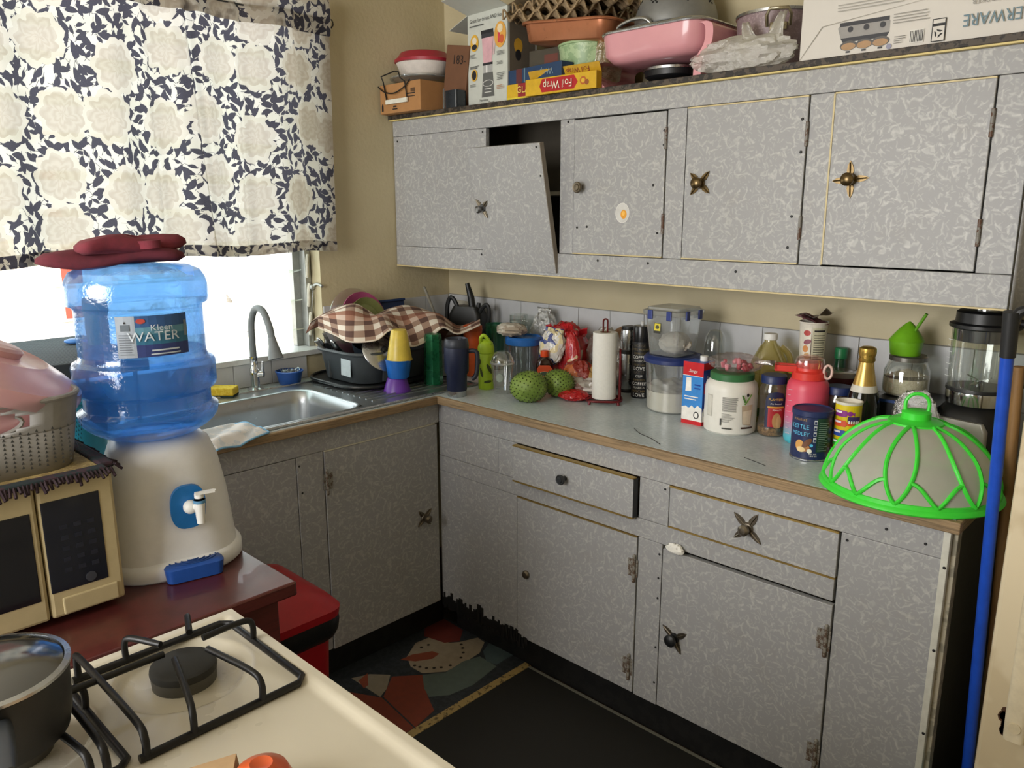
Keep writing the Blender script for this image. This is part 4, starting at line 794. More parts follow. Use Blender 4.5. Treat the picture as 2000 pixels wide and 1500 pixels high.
# dishes heaped in the tub under the cloth
for k, (x, y, a, b_) in enumerate([(.12, -.70, .35, .1), (.16, -.715, .5, -.15), (.20, -.705, .3, .25), (.10, -.66, .2, -.2)]):
    f_ = thing('fork' if k % 2 else 'table_spoon', ['steel spoon leaning out of the dish tub, nearest the window', 'steel fork leaning out of the dish tub, lowest of the cutlery', 'steel spoon leaning out of the dish tub over the sticker', 'steel fork leaning out of the dish tub, farthest from the room'][k], 'cutlery', (x, y, 1.0), rot=(a+.3, b_, 0), group='cutlery in the dish tub')
    tube('handle', [(0, 0, -.06), (0, 0, .04)], .003, STEEL, f_, 6)
    if k % 2 == 0: g = G(); g.ball((0, 0, .062), .024, 14, sq=(.75, .25, 1)); g.build('bowl', STEEL, f_)
    else:
        for j in range(4): tube('tine', [((j-1.5)*.004, 0, .04), ((j-1.5)*.006, 0, .058), ((j-1.5)*.006, .003, .085)], .0016, STEEL, f_, 5)
pl = thing('steel_cover', 'steel pan lid propped against the front of the dish tub', 'lid', (.36, -.64, 1.03), rot=(.3, .9, .3)); lathe('disc', [(0, .012), (.04, .01), (.07, .004), (.076, 0), (.078, .002), (.072, .008), (0, .016)], STEEL, pl, 32); lathe('knob', [(.006, .014), (.012, .022), (0, .03)], BLACK, pl, 12)
pk = thing('saucepan', 'black saucepan lying in the dish tub under the towel', 'saucepan', (.26, -.60, 1.005), rot=(.25, .3, 0)); lathe('body', [(0, 0), (.07, 0), (.08, .06), (.077, .06), (.066, .006), (0, .006)], M('1d2630', .45), pk, 32); tube('handle', [(.08, 0, .05), (.15, -.03, .055)], .008, BLACK, pk)
for nm, lb_, r_, c_, z_, y_, x_ in (('plate', 'large clear plate standing at the back of the dish tub', .135, None, 1.07, -.535, .045), ('plate', 'pink rimmed plate standing behind the checked towel', .115, 'b0507f', 1.075, -.515, .065), ('plate', 'olive green plate standing behind the checked towel', .095, '7c8450', 1.075, -.51, .085)):
    p_ = thing(nm, lb_, 'plate', (x_, y_, z_+.02), rot=(0, math.radians(78), .12), group='plates behind the checked towel'); mt = M(c_, .4) if c_ else CLEAR('f6f6f0', .12, 'e6e6dc', .2)
    lathe('rim', [(r_*.72, .006), (r_*.86, .010), (r_, .018), (r_*.995, .021), (r_*.85, .013), (r_*.72, .009)], mt, p_, 48); lathe('well', [(0, .004), (r_*.66, .004), (r_*.72, .008), (r_*.66, .007), (0, .007)], mt if not c_ or nm != 'plate' else M({'b0507f': '9b8f5c', '7c8450': '8c9460'}[c_], .4), p_, 48)
bt = thing('serving_tray', 'dark blue tray standing behind the checked towel', 'tray', (.075, -.40, CT+.02), rot=(0, math.radians(-10), 0)); box('panel', -.004, .004, -.12, .12, 0, .25, M('1f3560', .45), bt, .004); box('lip', .004, .014, -.12, .12, .24, .25, M('1f3560', .45), bt, .003)
sk = thing('wooden_stick', 'thin pale stick leaning in the corner behind the towel', 'stick'); tube('shaft', [(.075, -.06, CT), (.03, -.165, 1.2)], .006, M('9a968a', .7), sk); g = G(); g.ball((.03, -.165, 1.2), .0065, 8); g.build('tip', M('8b877b', .7), sk)
# stack of three cups
def cup(name, label, c, loc, H, r0, r1, up=True, tilt=(0, 0, 0), grp=None):
    t_ = thing(name, label, 'cup', loc, rot=tilt, group=grp); m_ = M(c, .35)
    pr = [(0, 0), (r0*.9, 0), (r0, .004), (r1, H), (r1-.0025, H), (r0-.003, .006), (0, .006)]
    if not up: pr = [(r, H-z) for r, z in reversed(pr)]
    lathe('wall', pr, m_, t_, 36); z = H if up else 0; lathe('rim', [(r1-.003, z-.003), (r1+.0015, z-.002), (r1+.0015, z+.001), (r1-.003, z+.001)], m_, t_, 36); return t_
GC = 'stacked plastic cups'
cup('plastic_cup', 'purple plastic cup, lowest of the three stacked cups', '5f2f95', (.445, -.645, CT+.005), .046, .034, .047, False, grp=GC); cup('plastic_cup', 'bright blue plastic cup in the middle of the three stacked cups', '1763b8', (.449, -.641, CT+.0515), .064, .037, .045, True, (0, .03, 0), GC)
cup('plastic_cup', 'yellow plastic cup upside down on top of the stacked cups', 'd2b94a', (.452, -.637, CT+.116), .102, .027, .0435, False, (0, .02, 0), GC)
gt = thing('tumbler', 'dark green metallic tumbler upside down on the drainer', 'tumbler', (.453, -.485, CT+.005)); lathe('wall', [(.033, 0), (.034, .004), (.0325, .05), (.0335, .052), (.0325, .055), (.031, .17), (.028, .182), (0, .183)], M('1f6b45', .28, .5, .15), gt, 8, smooth=15); lathe('lip', [(.0325, 0), (.035, .001), (.035, .004), (.033, .005)], M('1f6b45', .28, .5), gt, 32)
# navy travel mug
nv = thing('travel_mug', 'navy travel mug with handle and bare steel foot at the worktop corner', 'mug', (.640, -.542, CT), face(.64, -.542)); NAVY = M('1c2440', .45, .1, .1)
lathe('steel_foot', [(0, 0), (.031, 0), (.0325, .003), (.033, .02)], STEEL, nv, 36); lathe('body', [(.033, .02), (.034, .022), (.035, .075), (.041, .085), (.042, .165), (.041, .17)], NAVY, nv, 36)
ldm = lathe('lid', [(.0415, .168), (.0425, .172), (.041, .184), (.038, .196), (.036, .198), (.034, .192), (0, .192)], M('2a2f3c', .4), nv, 36); box('sip_tab', .006, .018, -.03, -.012, .19, .203, M('3a3f4c', .4), ldm, .003)
tube('handle', smoothpath([(.040, -.004, .155), (.062, -.008, .155), (.070, -.010, .14), (.068, -.010, .085), (.06, -.008, .065), (.052, -.006, .06)], 5), .008, M('20242e', .5), nv, 10)
ob = thing('tumbler', 'tall orange tumbler under the end of the checked towel', 'tumbler', (.430, -.268, CT)); lathe('wall', [(0, 0), (.03, 0), (.032, .004), (.036, .18), (.036, .190), (.031, .194), (0, .194)], M('c4521c', .45), ob, 36); lathe('lip', [(.036, .172), (.0372, .174), (.0372, .18), (.036, .182)], M('b4481a', .45), ob, 36)
# lime bottle with dark splashes
lm = thing('sports_bottle', 'lime green sports bottle with dark splashes and a flip lid', 'bottle', (.632, -.395, CT), face(.63, -.395)); LIME = M('a9c92a', .45)
lathe('body', [(0, 0), (.026, 0), (.028, .004), (.028, .04), (.0265, .06), (.0275, .08), (.0275, .125), (.026, .128)], LIME, lm, 32); lathe('lid', [(.026, .128), (.029, .13), (.029, .148), (.024, .165), (.012, .176), (0, .178)], LIME, lm, 32)
tube('spout_loop', smoothpath([(-.018, -.006, .16), (-.018, -.012, .182), (-.008, -.014, .192), (.004, -.012, .182), (.014, -.008, .165)], 5), .0065, LIME, lm, 10); box('flip_tab', .0, .02, -.02, -.006, .158, .17, M('93b322', .45), lm, .003)
prints([(ell(-.018, .062, .005, .018, 16, .3), M('3f4a1c', .6)), (ell(.012, .075, .006, .02, 16, .5), M('3f4a1c', .6)), (ell(.006, .03, .014, .005, 16, .1), M('3f4a1c', .6)), (ell(.03, .1, .006, .012, 12, .2), M('3f4a1c', .6)), (ell(-.024, .1, .004, .01, 12), M('3f4a1c', .6))], lm, 'splash_print', wrap=.0283)
cc = thing('plastic_cup', 'clear plastic cup with a domed lid in front of the lime bottle', 'cup', (.722, -.405, CT), .5); lathe('wall', [(0, .003), (.027, .002), (.028, 0), (.030, .004), (.040, .105)], CLEAR('f6f8f6', .06, 'ffffff', .3), cc, 36); dm_ = lathe('dome_lid', [(.0405, .108), (.037, .125), (.028, .14), (.016, .146)], CLEAR('f6f8f6', .04, 'ffffff', .3), cc, 36); lathe('rim', [(.039, .103), (.043, .104), (.043, .11), (.039, .111)], CLEAR('f0f2f0', .35, 'ffffff', .4), cc, 36)
prints([(ell(0, .06, .014, .016, 20), M('6a7468', .6)), (ell(0, .06, .012, .014, 20), M('8b958a', .6)), (rc(-.012, .016, .028, .03), M('5a6460', .6)), (rc(-.012, .016, .022, .024), M('5a6460', .6))], cc, 'cup_print', wrap=.0365, lift=.0008)
bc = thing('canister', 'clear canister with a bright blue lid behind the clear cup', 'canister', (.600, -.165, CT)); lathe('wall', [(0, 0), (.055, 0), (.058, .005), (.064, .135)], CLEAR('dfe3e6', .35, 'aab0b4', .15), bc, 40); lathe('lid', [(.064, .128), (.069, .130), (.070, .152), (.062, .158), (.058, .152), (0, .150)], M('2a70c4', .4), bc, 40)
pwp = blob('paper_wrap', (.055, .045, .022), mat_speck('cfc9bb', 'b3a594', 18, .5, .9), loc=(.555, -.185, CT+.1575), amp=.35, freq=2.2, seed=12, seg=28, smooth=20); tag(pwp, 'crumpled white and brown paper on the blue lidded canister', 'paper')
# knife holder in the corner
kh = thing('knife_holder', 'black utensil holder with slotted spatula heads in the corner', 'utensil holder', (.225, -.10, CT), .35); rloft('block', [(.13, .085, .02, 0), (.135, .09, .02, .02), (.15, .085, .025, .2), (.11, .07, .02, .235)], BLACK, kh)
def loopu(x, h, w_, tilt): 
    P = [Vector((w_*math.sin(a)*(.65+.35*math.cos(a/2)**2), 0, h*.5-h*.5*math.cos(a))) for a in [2*PI*i/20 for i in range(20)]]; T = Matrix.Translation((x, -.02, .13)) @ Matrix.Rotation(tilt, 4, 'Y')
    return G().tube([T @ p for p in P], .009, 8, closed=True).build('spatula_head', M('1b1d20', .5), kh)
loopu(-.05, .14, .035, -.12); loopu(.06, .12, .03, .3)
tube('knife_handle', smoothpath([(.02, -.01, .2), (.018, -.01, .26), (.0, -.012, .325)], 4), [.012]*4+[.014]*4+[.010], BLACK, kh, 10) if False else tube('knife_handle', [(.03, -.01, .2), (.02, -.01, .27), (.004, -.012, .328)], [.015, .014, .009], BLACK, kh, 10)
tube('knife_handle', [(.05, -.01, .2), (.055, -.01, .25)], [.012, .008], BLACK, kh, 10)
wb = thing('cutting_board', 'pale cutting board leaning behind the black utensil holder', 'board', (.11, -.03, CT), rot=(math.radians(-6), 0, .1)); box('panel', -.05, .07, -.005, .005, 0, .24, M('b5b0a2', .6), wb, .004); lathe('hole_ring', [(.008, 0), (.012, 0), (.012, .002), (.008, .002)], M('8b8678', .6), wb, 16, loc=(0, -.0055, .215), rot=(PI/2, 0, 0))
tg = thing('glass_bowl', 'teal glass bowl behind the white paper wrap', 'bowl', (.40, -.115, CT)); lathe('wall', [(0, 0), (.034, 0), (.036, .005), (.041, .178), (.039, .178), (.033, .008), (0, .008)], CLEAR('b4dccb', .35, '5aa085', .2), tg, 36); lathe('rim', [(.039, .172), (.0425, .173), (.0425, .18), (.039, .18)], CLEAR('8fc7b0', .5, '5aa085', .2), tg, 36)
for k in range(2):
    q = thing('drinking_glass', ['clear drinking glass behind the canister, outer one of the stack', 'clear drinking glass nested in another behind the canister'][k], 'glass', (.488, -.075, CT+.03*k), group='stacked clear glasses'); lathe('wall', [(0, .004), (.028, .003), (.03, 0), (.036, .19)], CLEAR('eef3ef', .05, 'ffffff', .35), q, 32)
    for j in range(3): lathe('ridge', [(.034, .12+.02*j), (.0372, .124+.02*j), (.035, .128+.02*j)], CLEAR('e0e8e2', .2, 'ffffff', .4), q, 32)
sy = thing('syrup_bottle', 'dark sauce bottle with an orange cap and orange label', 'bottle', (.765, -.235, CT), face(.765, -.235)); BRN = M('2a1510', .12, 0, .1)
rloft('body', [(.056, .034, .014, 0), (.06, .038, .015, .004), (.06, .038, .015, .085), (.05, .034, .014, .098), (.028, .028, .012, .108), (.024, .024, .012, .113)], BRN, sy, smooth=60); lathe('cap', [(.0145, .11), (.0155, .112), (.0145, .132), (0, .134)], M('d2491c', .4), sy, 24)
prints([([(-.027, .012), (.027, .012), (.027, .07), (.018, .082), (-.018, .082), (-.027, .07)], M('c4491e', .45)), (ell(0, .052, .018, .008), M('d9cfa8', .5)), (ell(0, .052, .0165, .0068), M('3d4a36', .5)), (rc(-.015, .015, .03, .034), M('e0a860', .5)), (rc(-.012, .012, .022, .0255), M('e0a860', .5))], sy, 'label_print', loc=(0, -.0195, 0))
# soursops
def soursop(label, loc, rot, s, seed):
    t_ = thing('soursop', label, 'fruit', loc, rot=rot, group='soursops on the worktop'); SK = mat_speck('667f2e', '7d9640', 14, .5, .5)
    def rad(th): return s*(1+.10*math.cos(th)-.05*math.cos(2*th))
    prof = [(rad(PI*i/24)*math.sin(PI*i/24), -1.3*rad(PI*i/24)*math.cos(PI*i/24)) for i in range(25)]
    lathe('skin', prof, SK, t_, 40); g = G(); n = 230
    for k in range(n):
        th = math.acos(1-2*(k+.5)/n); ph = k*2.39996
        if th < .22: continue
        r_ = rad(th); p = Vector((r_*math.sin(th)*math.cos(ph), r_*math.sin(th)*math.sin(ph), -1.3*r_*math.cos(th))); nrm = Vector((p.x, p.y, p.z/1.44)).normalized()
        T = Matrix.Translation(p) @ nrm.to_track_quat('Z', 'Y').to_matrix().to_4x4() ; g.lathe([(.0030, -.001), (.0016, .0016), (0, .0046)], 5, T=T)
    o = g.build('spines', M('3c4a1e', .6, 0, .2), t_); o['kind'] = 'stuff'; lathe('stem', [(.009, -1.2*rad(0)+.004), (.007, -1.2*rad(0)-.006), (0, -1.2*rad(0)-.006)], M('4a3a22', .8), t_, 10); return t_
soursop('green spiny soursop at the front, its stem scar turned to the room', (.876, -.43, CT+.050), (math.radians(84), 0, math.radians(122)), .050, 1)
soursop('darker green soursop half hidden behind the front soursop', (.905, -.315, CT+.047), (math.radians(95), 0, math.radians(105)), .044, 2)
# bread and snack bags
rb = thing('bread_bag', 'large red bread bag with torn upstanding top against the wall', 'bag', (.765, -.115, CT)); blob('bag_body', (.085, .06, .105), mat_foil('a8151c', 'c4232a', 'b9a88e', 26), rb, amp=.22, freq=2.6, seed=2, seg=48, pw=3)
for k, (x, y, a, h_) in enumerate(((-.05, 0, -.35, .06), (.0, .01, .1, .075), (.045, -.01, .5, .065))):
    g = G(); g.grid(lambda u, v: ((u-.5)*.075*(1-.3*v)+a*v*.06, .010*math.sin(u*6+k)+.006*math.sin(v*5), h_*.55*v*(.75+.25*math.sin(u*4+k*2))), 14, 8); g.build('torn_flap', mat_foil('a8151c', 'c4232a', '8d1016', 14), rb, loc=(x, y, .175), solid=.0006)
b2 = thing('snack_bag', 'white and blue printed snack bag leaning on the red bread bag', 'bag', (.765, -.205, CT+.09), rot=(-.1, .1, .3)); blob('bag_body', (.042, .02, .055), mat_foil('d8d6cf', '3a4a8c', 'e2d4a6', 60), b2, amp=.3, freq=2.6, seed=4, flat=False, loc=(0, 0, .05)); g = G(); g.grid(lambda u, v: ((u-.5)*.07, .004*math.sin(u*20), .1+.02*v), 12, 3); g.build('crimped_seal', mat_foil('d8d6cf', '3a4a8c', 'e2d4a6', 60), b2, solid=.0006)
b3 = thing('snack_bag', 'glossy red snack bag standing upright next to the paper towels', 'bag', (.868, -.19, CT+.05), rot=(-.1, -.15, .3)); blob('bag_body', (.026, .02, .078), mat_foil('b8161a', 'c4262a', 'd0b48a', 34, .18), b3, amp=.15, freq=2.2, seed=6, flat=False, loc=(0, 0, .07)); g = G(); g.grid(lambda u, v: ((u-.5)*.05, .003*math.sin(u*20), .138+.018*v), 12, 3); g.build('crimped_seal', M('9c1014', .3), b3, solid=.0006)
b4 = thing('snack_bag', 'orange and brown crisp bag under the upright red bag', 'bag', (.90, -.20, CT)); blob('bag_body', (.062, .042, .05), mat_foil('8a2418', 'c4642a', 'd0a868', 22), b4, amp=.35, freq=2.4, seed=8); g = G(); g.grid(lambda u, v: (-.05+.02*v, (u-.5)*.05, .05+.03*v+.004*math.sin(u*18)), 10, 3); g.build('crimped_seal', M('8a2418', .3), b4, solid=.0006)
b5 = thing('snack_bag', 'small red sachet lying in front of the crisp bag', 'bag', (.965, -.315, CT), .4); blob('bag_body', (.045, .035, .016), mat_foil('b3141a', 'c42a24', 'd06050', 30, .2), b5, amp=.3, freq=2.6, seed=10); box('crimped_seal', .04, .058, -.025, .025, .012, .014, M('b3141a', .3), b5, 0)
b6 = thing('plastic_bag', 'clear crumpled plastic bag lying between the soursop and paper towels', 'bag', (.935, -.245, CT), .2); blob('bag_body', (.075, .04, .028), mat_foil('b3aca2', '8f6f66', 'd6d3cd', 40, .2), b6, amp=.4, freq=3, seed=14); g = G(); g.grid(lambda u, v: (.06+.03*v, (u-.5)*.03*(1+v), .03-.01*v+.004*math.sin(u*16)), 8, 4); g.build('bag_tail', CLEAR('f2f2f0', .3, 'dddbd6', .4, .1, .6), b6, solid=.0004)
b7 = thing('plastic_bag', 'clear plastic bag of buns against the tiles above the bread bag', 'bag', (.925, -.09, CT)); blob('bag_body', (.07, .045, .10), CLEAR('f0eee8', .22, 'd5cbb8', .3, .12, .8), b7, amp=.25, freq=2.5, seed=16, seg=44); blob('buns', (.055, .035, .07), mat_speck('b08a52', 'd2b27c', 12, .5, .8), b7, loc=(0, 0, .004), amp=.2, freq=2, seed=18, ridged=False)
b8 = thing('plastic_bag', 'empty clear plastic bag standing behind the blue lidded canister', 'bag', (.605, -.055, CT)); blob('bag_body', (.06, .035, .115), CLEAR('f4f5f2', .10, 'e8e8e4', .35, .1, .9), b8, amp=.3, freq=2.6, seed=20, seg=44); g = G(); g.grid(lambda u, v: ((u-.5)*.04*(1+v), .006*math.sin(u*12), .215+.04*v), 10, 4); g.build('bag_tail', CLEAR('f4f5f2', .12, 'e8e8e4', .4, .1, .6), b8, solid=.0004)
# paper towel on a red wire stand
WIRE = M('6a1a20', .3, .3, .1)
ph = thing('towel_holder', 'dark red wire stand for the paper towel roll', 'holder', (1.058, -.272, CT), face(1.058, -.272)); g = G(); g.tube([(x, y, .012) for x, y in rrect(.115, .095, .03, 5)], .004, 8, closed=True); g.build('base_frame', WIRE, ph)
for x, y in ((-.045, -.04), (.045, -.04), (-.045, .04), (.045, .04)): tube('foot', [(x, y, .012), (x*1.05, y*1.05, 0)], .005, WIRE, ph)
tube('centre_rod', [(-.007, 0, .012), (-.007, 0, .268)]+arc((0, 0, .268), .007, PI, 0, 6)+[(.007, 0, .268), (.007, 0, .012)], .0028, WIRE, ph, 6); tube('cross_wire', [(-.055, 0, .012), (.055, 0, .012)], .0035, WIRE, ph)
for dx, h_ in ((0, .155), (.012, .13)): tube('side_loop', [(.05+dx*.2, -.022+dx, .012), (.05+dx*.2, -.022+dx, h_)]+arc((.05+dx*.2, 0, h_), .022-dx, PI, 0, 8, 'yz')+[(.05+dx*.2, .022-dx, .012)], .0032, WIRE, ph, 6)
pr = thing('paper_towel_roll', 'white paper towel roll on the red wire stand', 'paper towel', (1.058, -.272, CT+.0165)); lathe('roll', [(.019, 0), (.039, 0), (.0395, .004), (.0395, .212), (.039, .216), (.019, .216), (.019, 0)], M('e4e2db', .95, 0, .03, 120, .4), pr, 48); lathe('core', [(.017, .001), (.019, .001), (.019, .2165), (.017, .2165), (.017, .001)], M('8a7452', .9), pr, 28)
wbd = thing('wooden_board', 'round brown wooden board against the tiles behind the paper towels', 'board', (.975, -.022, CT+.001), rot=(math.radians(84), 0, 0)); G().lathe([(0, 0), (.105, 0), (.11, .004), (.108, .014), (0, .014)], 48, T=Matrix.Translation((0, .11, 0))).build('disc', mat_wood('6b4a2c', '8a6238', (30, 5, 30)), wbd); G().lathe([(.012, .0), (.015, 0), (.015, .016), (.012, .016)], 20, T=Matrix.Translation((0, .2, 0))).build('hole_ring', M('4a3420', .7), wbd)
# two flasks
sf = thing('flask', 'plain brushed steel flask with black bands', 'flask', (1.018, -.085, CT)); lathe('body', [(0, 0), (.028, 0), (.03, .003), (.03, .13), (.029, .135)], STEEL, sf, 32); lathe('band', [(.029, .134), (.031, .135), (.031, .148), (.029, .149)], BLACK, sf, 32); lathe('cup', [(.029, .148), (.03, .15), (.028, .205), (.025, .218)], STEEL, sf, 32); lathe('cap_top', [(.0255, .217), (.026, .219), (.024, .228), (0, .229)], BLACK, sf, 32); lathe('foot_band', [(.0302, .0), (.031, .001), (.031, .012), (.0302, .013)], BLACK, sf, 32)
bf = thing('flask', 'black flask printed with coffee words', 'flask', (1.100, -.125, CT), face(1.1, -.125)-.12); lathe('body', [(0, 0), (.0305, 0), (.032, .003), (.032, .185), (.031, .19)], BLACK, bf, 32); lathe('cup', [(.031, .19), (.0315, .192), (.0295, .235), (.027, .243), (0, .244)], M('1c1c1e', .25), bf, 32); lathe('cap_button', [(.006, .243), (.006, .256), (0, .257)], M('d5d5d2', .3), bf, 12)
for k, (w_, c_, sz) in enumerate((('LOVE', 'dcdad4', .0155), ('MOCHA', '7d6a44', .0115), ('ARABICA', 'c4c0b4', .0095), ('COFFEE', 'e8e6e0', .0135), ('ESPRESSO', '8a7850', .0085), ('CUP', 'e2e0da', .0115), ('LATTE', '6e6458', .0115), ('LOVE', 'e6e4de', .0155), ('MOCHA', '7d6a44', .0095), ('ARABICA', 'bdb9ae', .009), ('COFFEE', 'e8e6e0', .0135), ('ESPRESSO', '7d6c46', .0085), ('LATTE MOCHA', '8c7a52', .009), ('HOUSE', '6e6250', .0115))): text(w_, sz*1.1, M(c_, .5), bf, wrap=.0325, z=.012+k*.0128, ang=-.1)

# flour tub with a square box on top
ft = thing('food_tub', 'round clear tub of flour with a navy lid', 'tub', (1.270, -.195, CT)); lathe('wall', [(0, .001), (.074, 0), (.080, .006), (.087, .15), (.090, .152), (.090, .16)], CLEAR('eef0f0', .22, 'd8dad8', .2), ft, 56); g = G()
def flour(u, v): a = u*2*PI; r_ = v*(.0815); return (r_*math.cos(a), r_*math.sin(a), .072+.012*noise.noise(Vector((r_*40*math.cos(a), r_*40*math.sin(a), 1)))+.008*math.cos(a-2.4)*v)
g.grid(flour, 48, 12); g.lathe([(0, .003), (.0735, .003), (.0785, .008), (.0818, .066)], 48); g.build('flour', M('e6e0d2', .95, 0, .03), ft); lathe('lid', [(.090, .155), (.0935, .157), (.0935, .168), (.086, .176), (.078, .178), (.074, .174), (0, .174)], M('1f2f66', .4), ft, 56)
sb = thing('food_box', 'square clear box with blue side clips stacked on the flour tub', 'box', (1.262, -.195, CT+.178), face(1.26, -.195)-.62); MILKY = CLEAR('eceeee', .3, 'dcdedd', .18)
rloft('wall', [(.105, .105, .012, 0), (.108, .108, .014, .004), (.132, .132, .016, .128)], MILKY, sb, capt=False); ld_ = rloft('lid', [(.142, .142, .016, .126), (.144, .144, .016, .138), (.124, .124, .014, .142), (.12, .12, .014, .148)], CLEAR('eceeee', .5, 'd8dad8', .2), sb)
for x, y in ((-.035, -.073), (.035, -.073), (.073, -.03), (.073, .035)):
    box('clip', x-.009, x+.009, y-.003, y+.003, .112, .14, M('25357a', .4), sb, .002) if abs(y) > .07 else box('clip', x-.003, x+.003, y-.009, y+.009, .112, .14, M('25357a', .4), sb, .002)
blob('bagged_flour', (.045, .04, .03), M('d6d0c6', .8), sb, loc=(.01, 0, .004), amp=.3, freq=2, seed=22); prints([(rc(-.013, .013, -.016, .016), M('2a2a22', .5)), (rc(-.011, .011, -.008, .014), M('d8c83a', .5)), (ell(0, .003, .007, .006), M('4a4a2c', .5))], sb, 'sticker', loc=(-.012, -.0648, .085), rot=(math.radians(-5), 0, 0), lift=.001)
# milk carton
mc = thing('milk_carton', 'red and blue milk carton with a white screw cap', 'carton', (1.412, -.285, CT), face(1.41, -.285)-.55); W2, D2 = .034, .029; box('carton_body', -W2, W2, -D2, D2, 0, .186, M('1f4fae', .4), mc, .0015)
cpv = lathe('cap', [(.010, .186), (.0115, .187), (.0115, .202), (0, .203)], WHITE, mc, 20, loc=(.012, .006, 0)); MR, MB, MWh, MLt = M('c41c24', .4), M('1c3f98', .4), M('e8e6e0', .5), M('3a86d0', .4)
prints([(rc(-W2, W2, .145, .186), MR), (rc(-W2, W2, 0, .012), MR), (rc(-W2, W2, .012, .05), MWh), (rc(-W2, W2, .05, .145), MLt), ([(-.024, .098), (-.004, .1), (-.006, .14), (-.022, .14)], MWh), ([(-.022, .1), (-.006, .102), (-.007, .13), (-.021, .13)], M('f4f2ec', .5)), (rc(.006, .026, .108, .112), MB), (rc(.006, .026, .118, .122), MB), (rc(-.026, .02, .082, .085), MWh), (rc(-.026, .014, .074, .077), MWh), ([(-W2, .05), (-.02, .054), (-.01, .048), (0, .058), (.01, .05), (.02, .06), (W2, .052), (W2, .045), (-W2, .045)], MWh), (ell(.016, .03, .009, .011), INK), (ell(.016, .03, .006, .008), MWh), (rc(-W2, W2, .145, .1465), MWh)], mc, 'front_print', loc=(0, -D2, 0)); text('Serge', .013, MWh, mc, (0, -D2-.0025, .16), shear=.3)
prints([(rc(-D2, D2, .165, .186), MR), (rc(-D2, D2, 0, .012), MR), (rc(-D2, D2, .012, .165), MB), ([(-D2, .012), (D2, .012), (D2, .075), (.012, .07), (.004, .055), (-.006, .06), (-.012, .05), (-.022, .052), (-D2, .04)], MWh), (rc(-.024, -.016, .095, .128), MR)], mc, 'side_print', loc=(W2, 0, 0), rot=(0, 0, PI/2)); text('Serge', .015, MWh, mc, (W2+.0025, 0, .142), (PI/2, 0, PI/2), shear=.3); text('FULL CREAM', .0085, MB, mc, (W2+.0025, 0, .03), (PI/2, 0, PI/2)); text('100', .012, MR, mc, (W2+.0025, .006, .05), (PI/2, 0, PI/2))
# protein tub and sweets
pt2 = thing('powder_tub', 'white powder tub with a green lid and side grips', 'tub', (1.521, -.288, CT), face(1.527, -.285)); PWH = M('dedcd4', .4, 0, .03)
lathe('body', [(0, 0), (.066, 0), (.072, .006), (.073, .02), (.073, .125), (.070, .14), (.06, .150), (.058, .152)], PWH, pt2, 56); lathe('lid', [(.058, .150), (.061, .152), (.061, .168), (.058, .171), (0, .171)], M('2f6a3c', .45), pt2, 56)
prints([(rc(-.074, -.054, .05, .112), M('bdbab0', .5)), (rc(-.072, -.056, .053, .109), M('cfccc2', .5))]+lines(-.022, .02, .07, .112, 14, M('6a6862', .5), .5, .12, 5)+lines(-.022, .012, .04, .066, 8, M('8a8882', .5), .4, .5, 6)+[(rc(-.026, -.022, .03, .05), M('3a3a38', .5)), (rc(-.02, .006, .02, .024), M('44443f', .5)), ([(.034, .035), (.06, .03), (.064, .09), (.03, .088)], M('b9a68c', .5)), ([(.036, .037), (.058, .034), (.061, .075), (.033, .072)], M('d8c9b0', .5)), ([(.028, .118), (.033, .118), (.042, .098), (.037, .096)], M('4a7a34', .5)), ([(.056, .12), (.06, .118), (.040, .09), (.036, .092)], M('6a9a44', .5)), (ell(.046, .118, .004, .005), INK), (rc(.03, .066, .022, .027), M('4a3428', .5))], pt2, 'label_print', wrap=.0733)
sw_ = thing('candy_bag', 'clear bag of pink wrapped sweets on the white powder tub', 'bag', (1.524, -.280, CT+.1715), .3); rnd = random.Random(11)
for k in range(22):
    a = rnd.random()*6.28; r_ = .042*rnd.random()**.5; z = .010+.026*rnd.random()*(1-r_/.06)
    G().box(-.009, .009, -.006, .006, -.005, .005).build('wrapped_sweet', M(('b3304a', 'c4586c', '9c2238', 'd88a98')[k % 4], .3, 0, .2), sw_, loc=(r_*math.cos(a), r_*.75*math.sin(a), z), rot=(rnd.random()*3, rnd.random()*3, rnd.random()*3), bevel=.003)
blob('film', (.066, .05, .024), CLEAR('faf2f2', .02, 'e6d5d5', .06, .08, .9), sw_, amp=.25, freq=2.6, seed=24); g = G(); g.grid(lambda u, v: (.055+.05*v, (u-.5)*.03*(1+v), .03+.006*math.sin(u*13)), 10, 4); g.build('bag_tail', CLEAR('f6eeee', .12, 'e6d5d5', .4, .08, .6), sw_, solid=.0004)
ig = thing('drinking_glass', 'clear stemless glass upside down beside the square box', 'glass', (1.335, -.062, CT)); lathe('wall', [(.034, 0), (.036, .1), (.035, .19), (.03, .225), (.018, .244), (0, .248)], CLEAR('f2f5f3', .03, 'ffffff', .3), ig, 40); lathe('foot', [(.033, 0), (.0355, .001), (.0355, .004), (.033, .005)], CLEAR('e6eae8', .1, 'ffffff', .4), ig, 40)
oj = thing('oil_jug', 'pale yellow cooking oil jug with a white cap', 'jug', (1.545, -.115, CT), face(1.545, -.115)); OIL = CLEAR('efe6b4', .35, 'cbbf78', .18)
rloft('body', [(.105, .075, .025, 0), (.115, .085, .028, .006), (.115, .085, .028, .14), (.10, .075, .03, .18), (.06, .055, .025, .222), (.034, .034, .016, .238), (.034, .034, .016, .246)], OIL, oj, smooth=70); lathe('cap', [(.018, .244), (.0195, .245), (.0195, .262), (0, .263)], WHITE, oj, 24); tube('handle', smoothpath([(.03, 0, .225), (.055, 0, .2), (.062, 0, .15), (.05, 0, .11)], 5), .009, OIL, oj, 8)
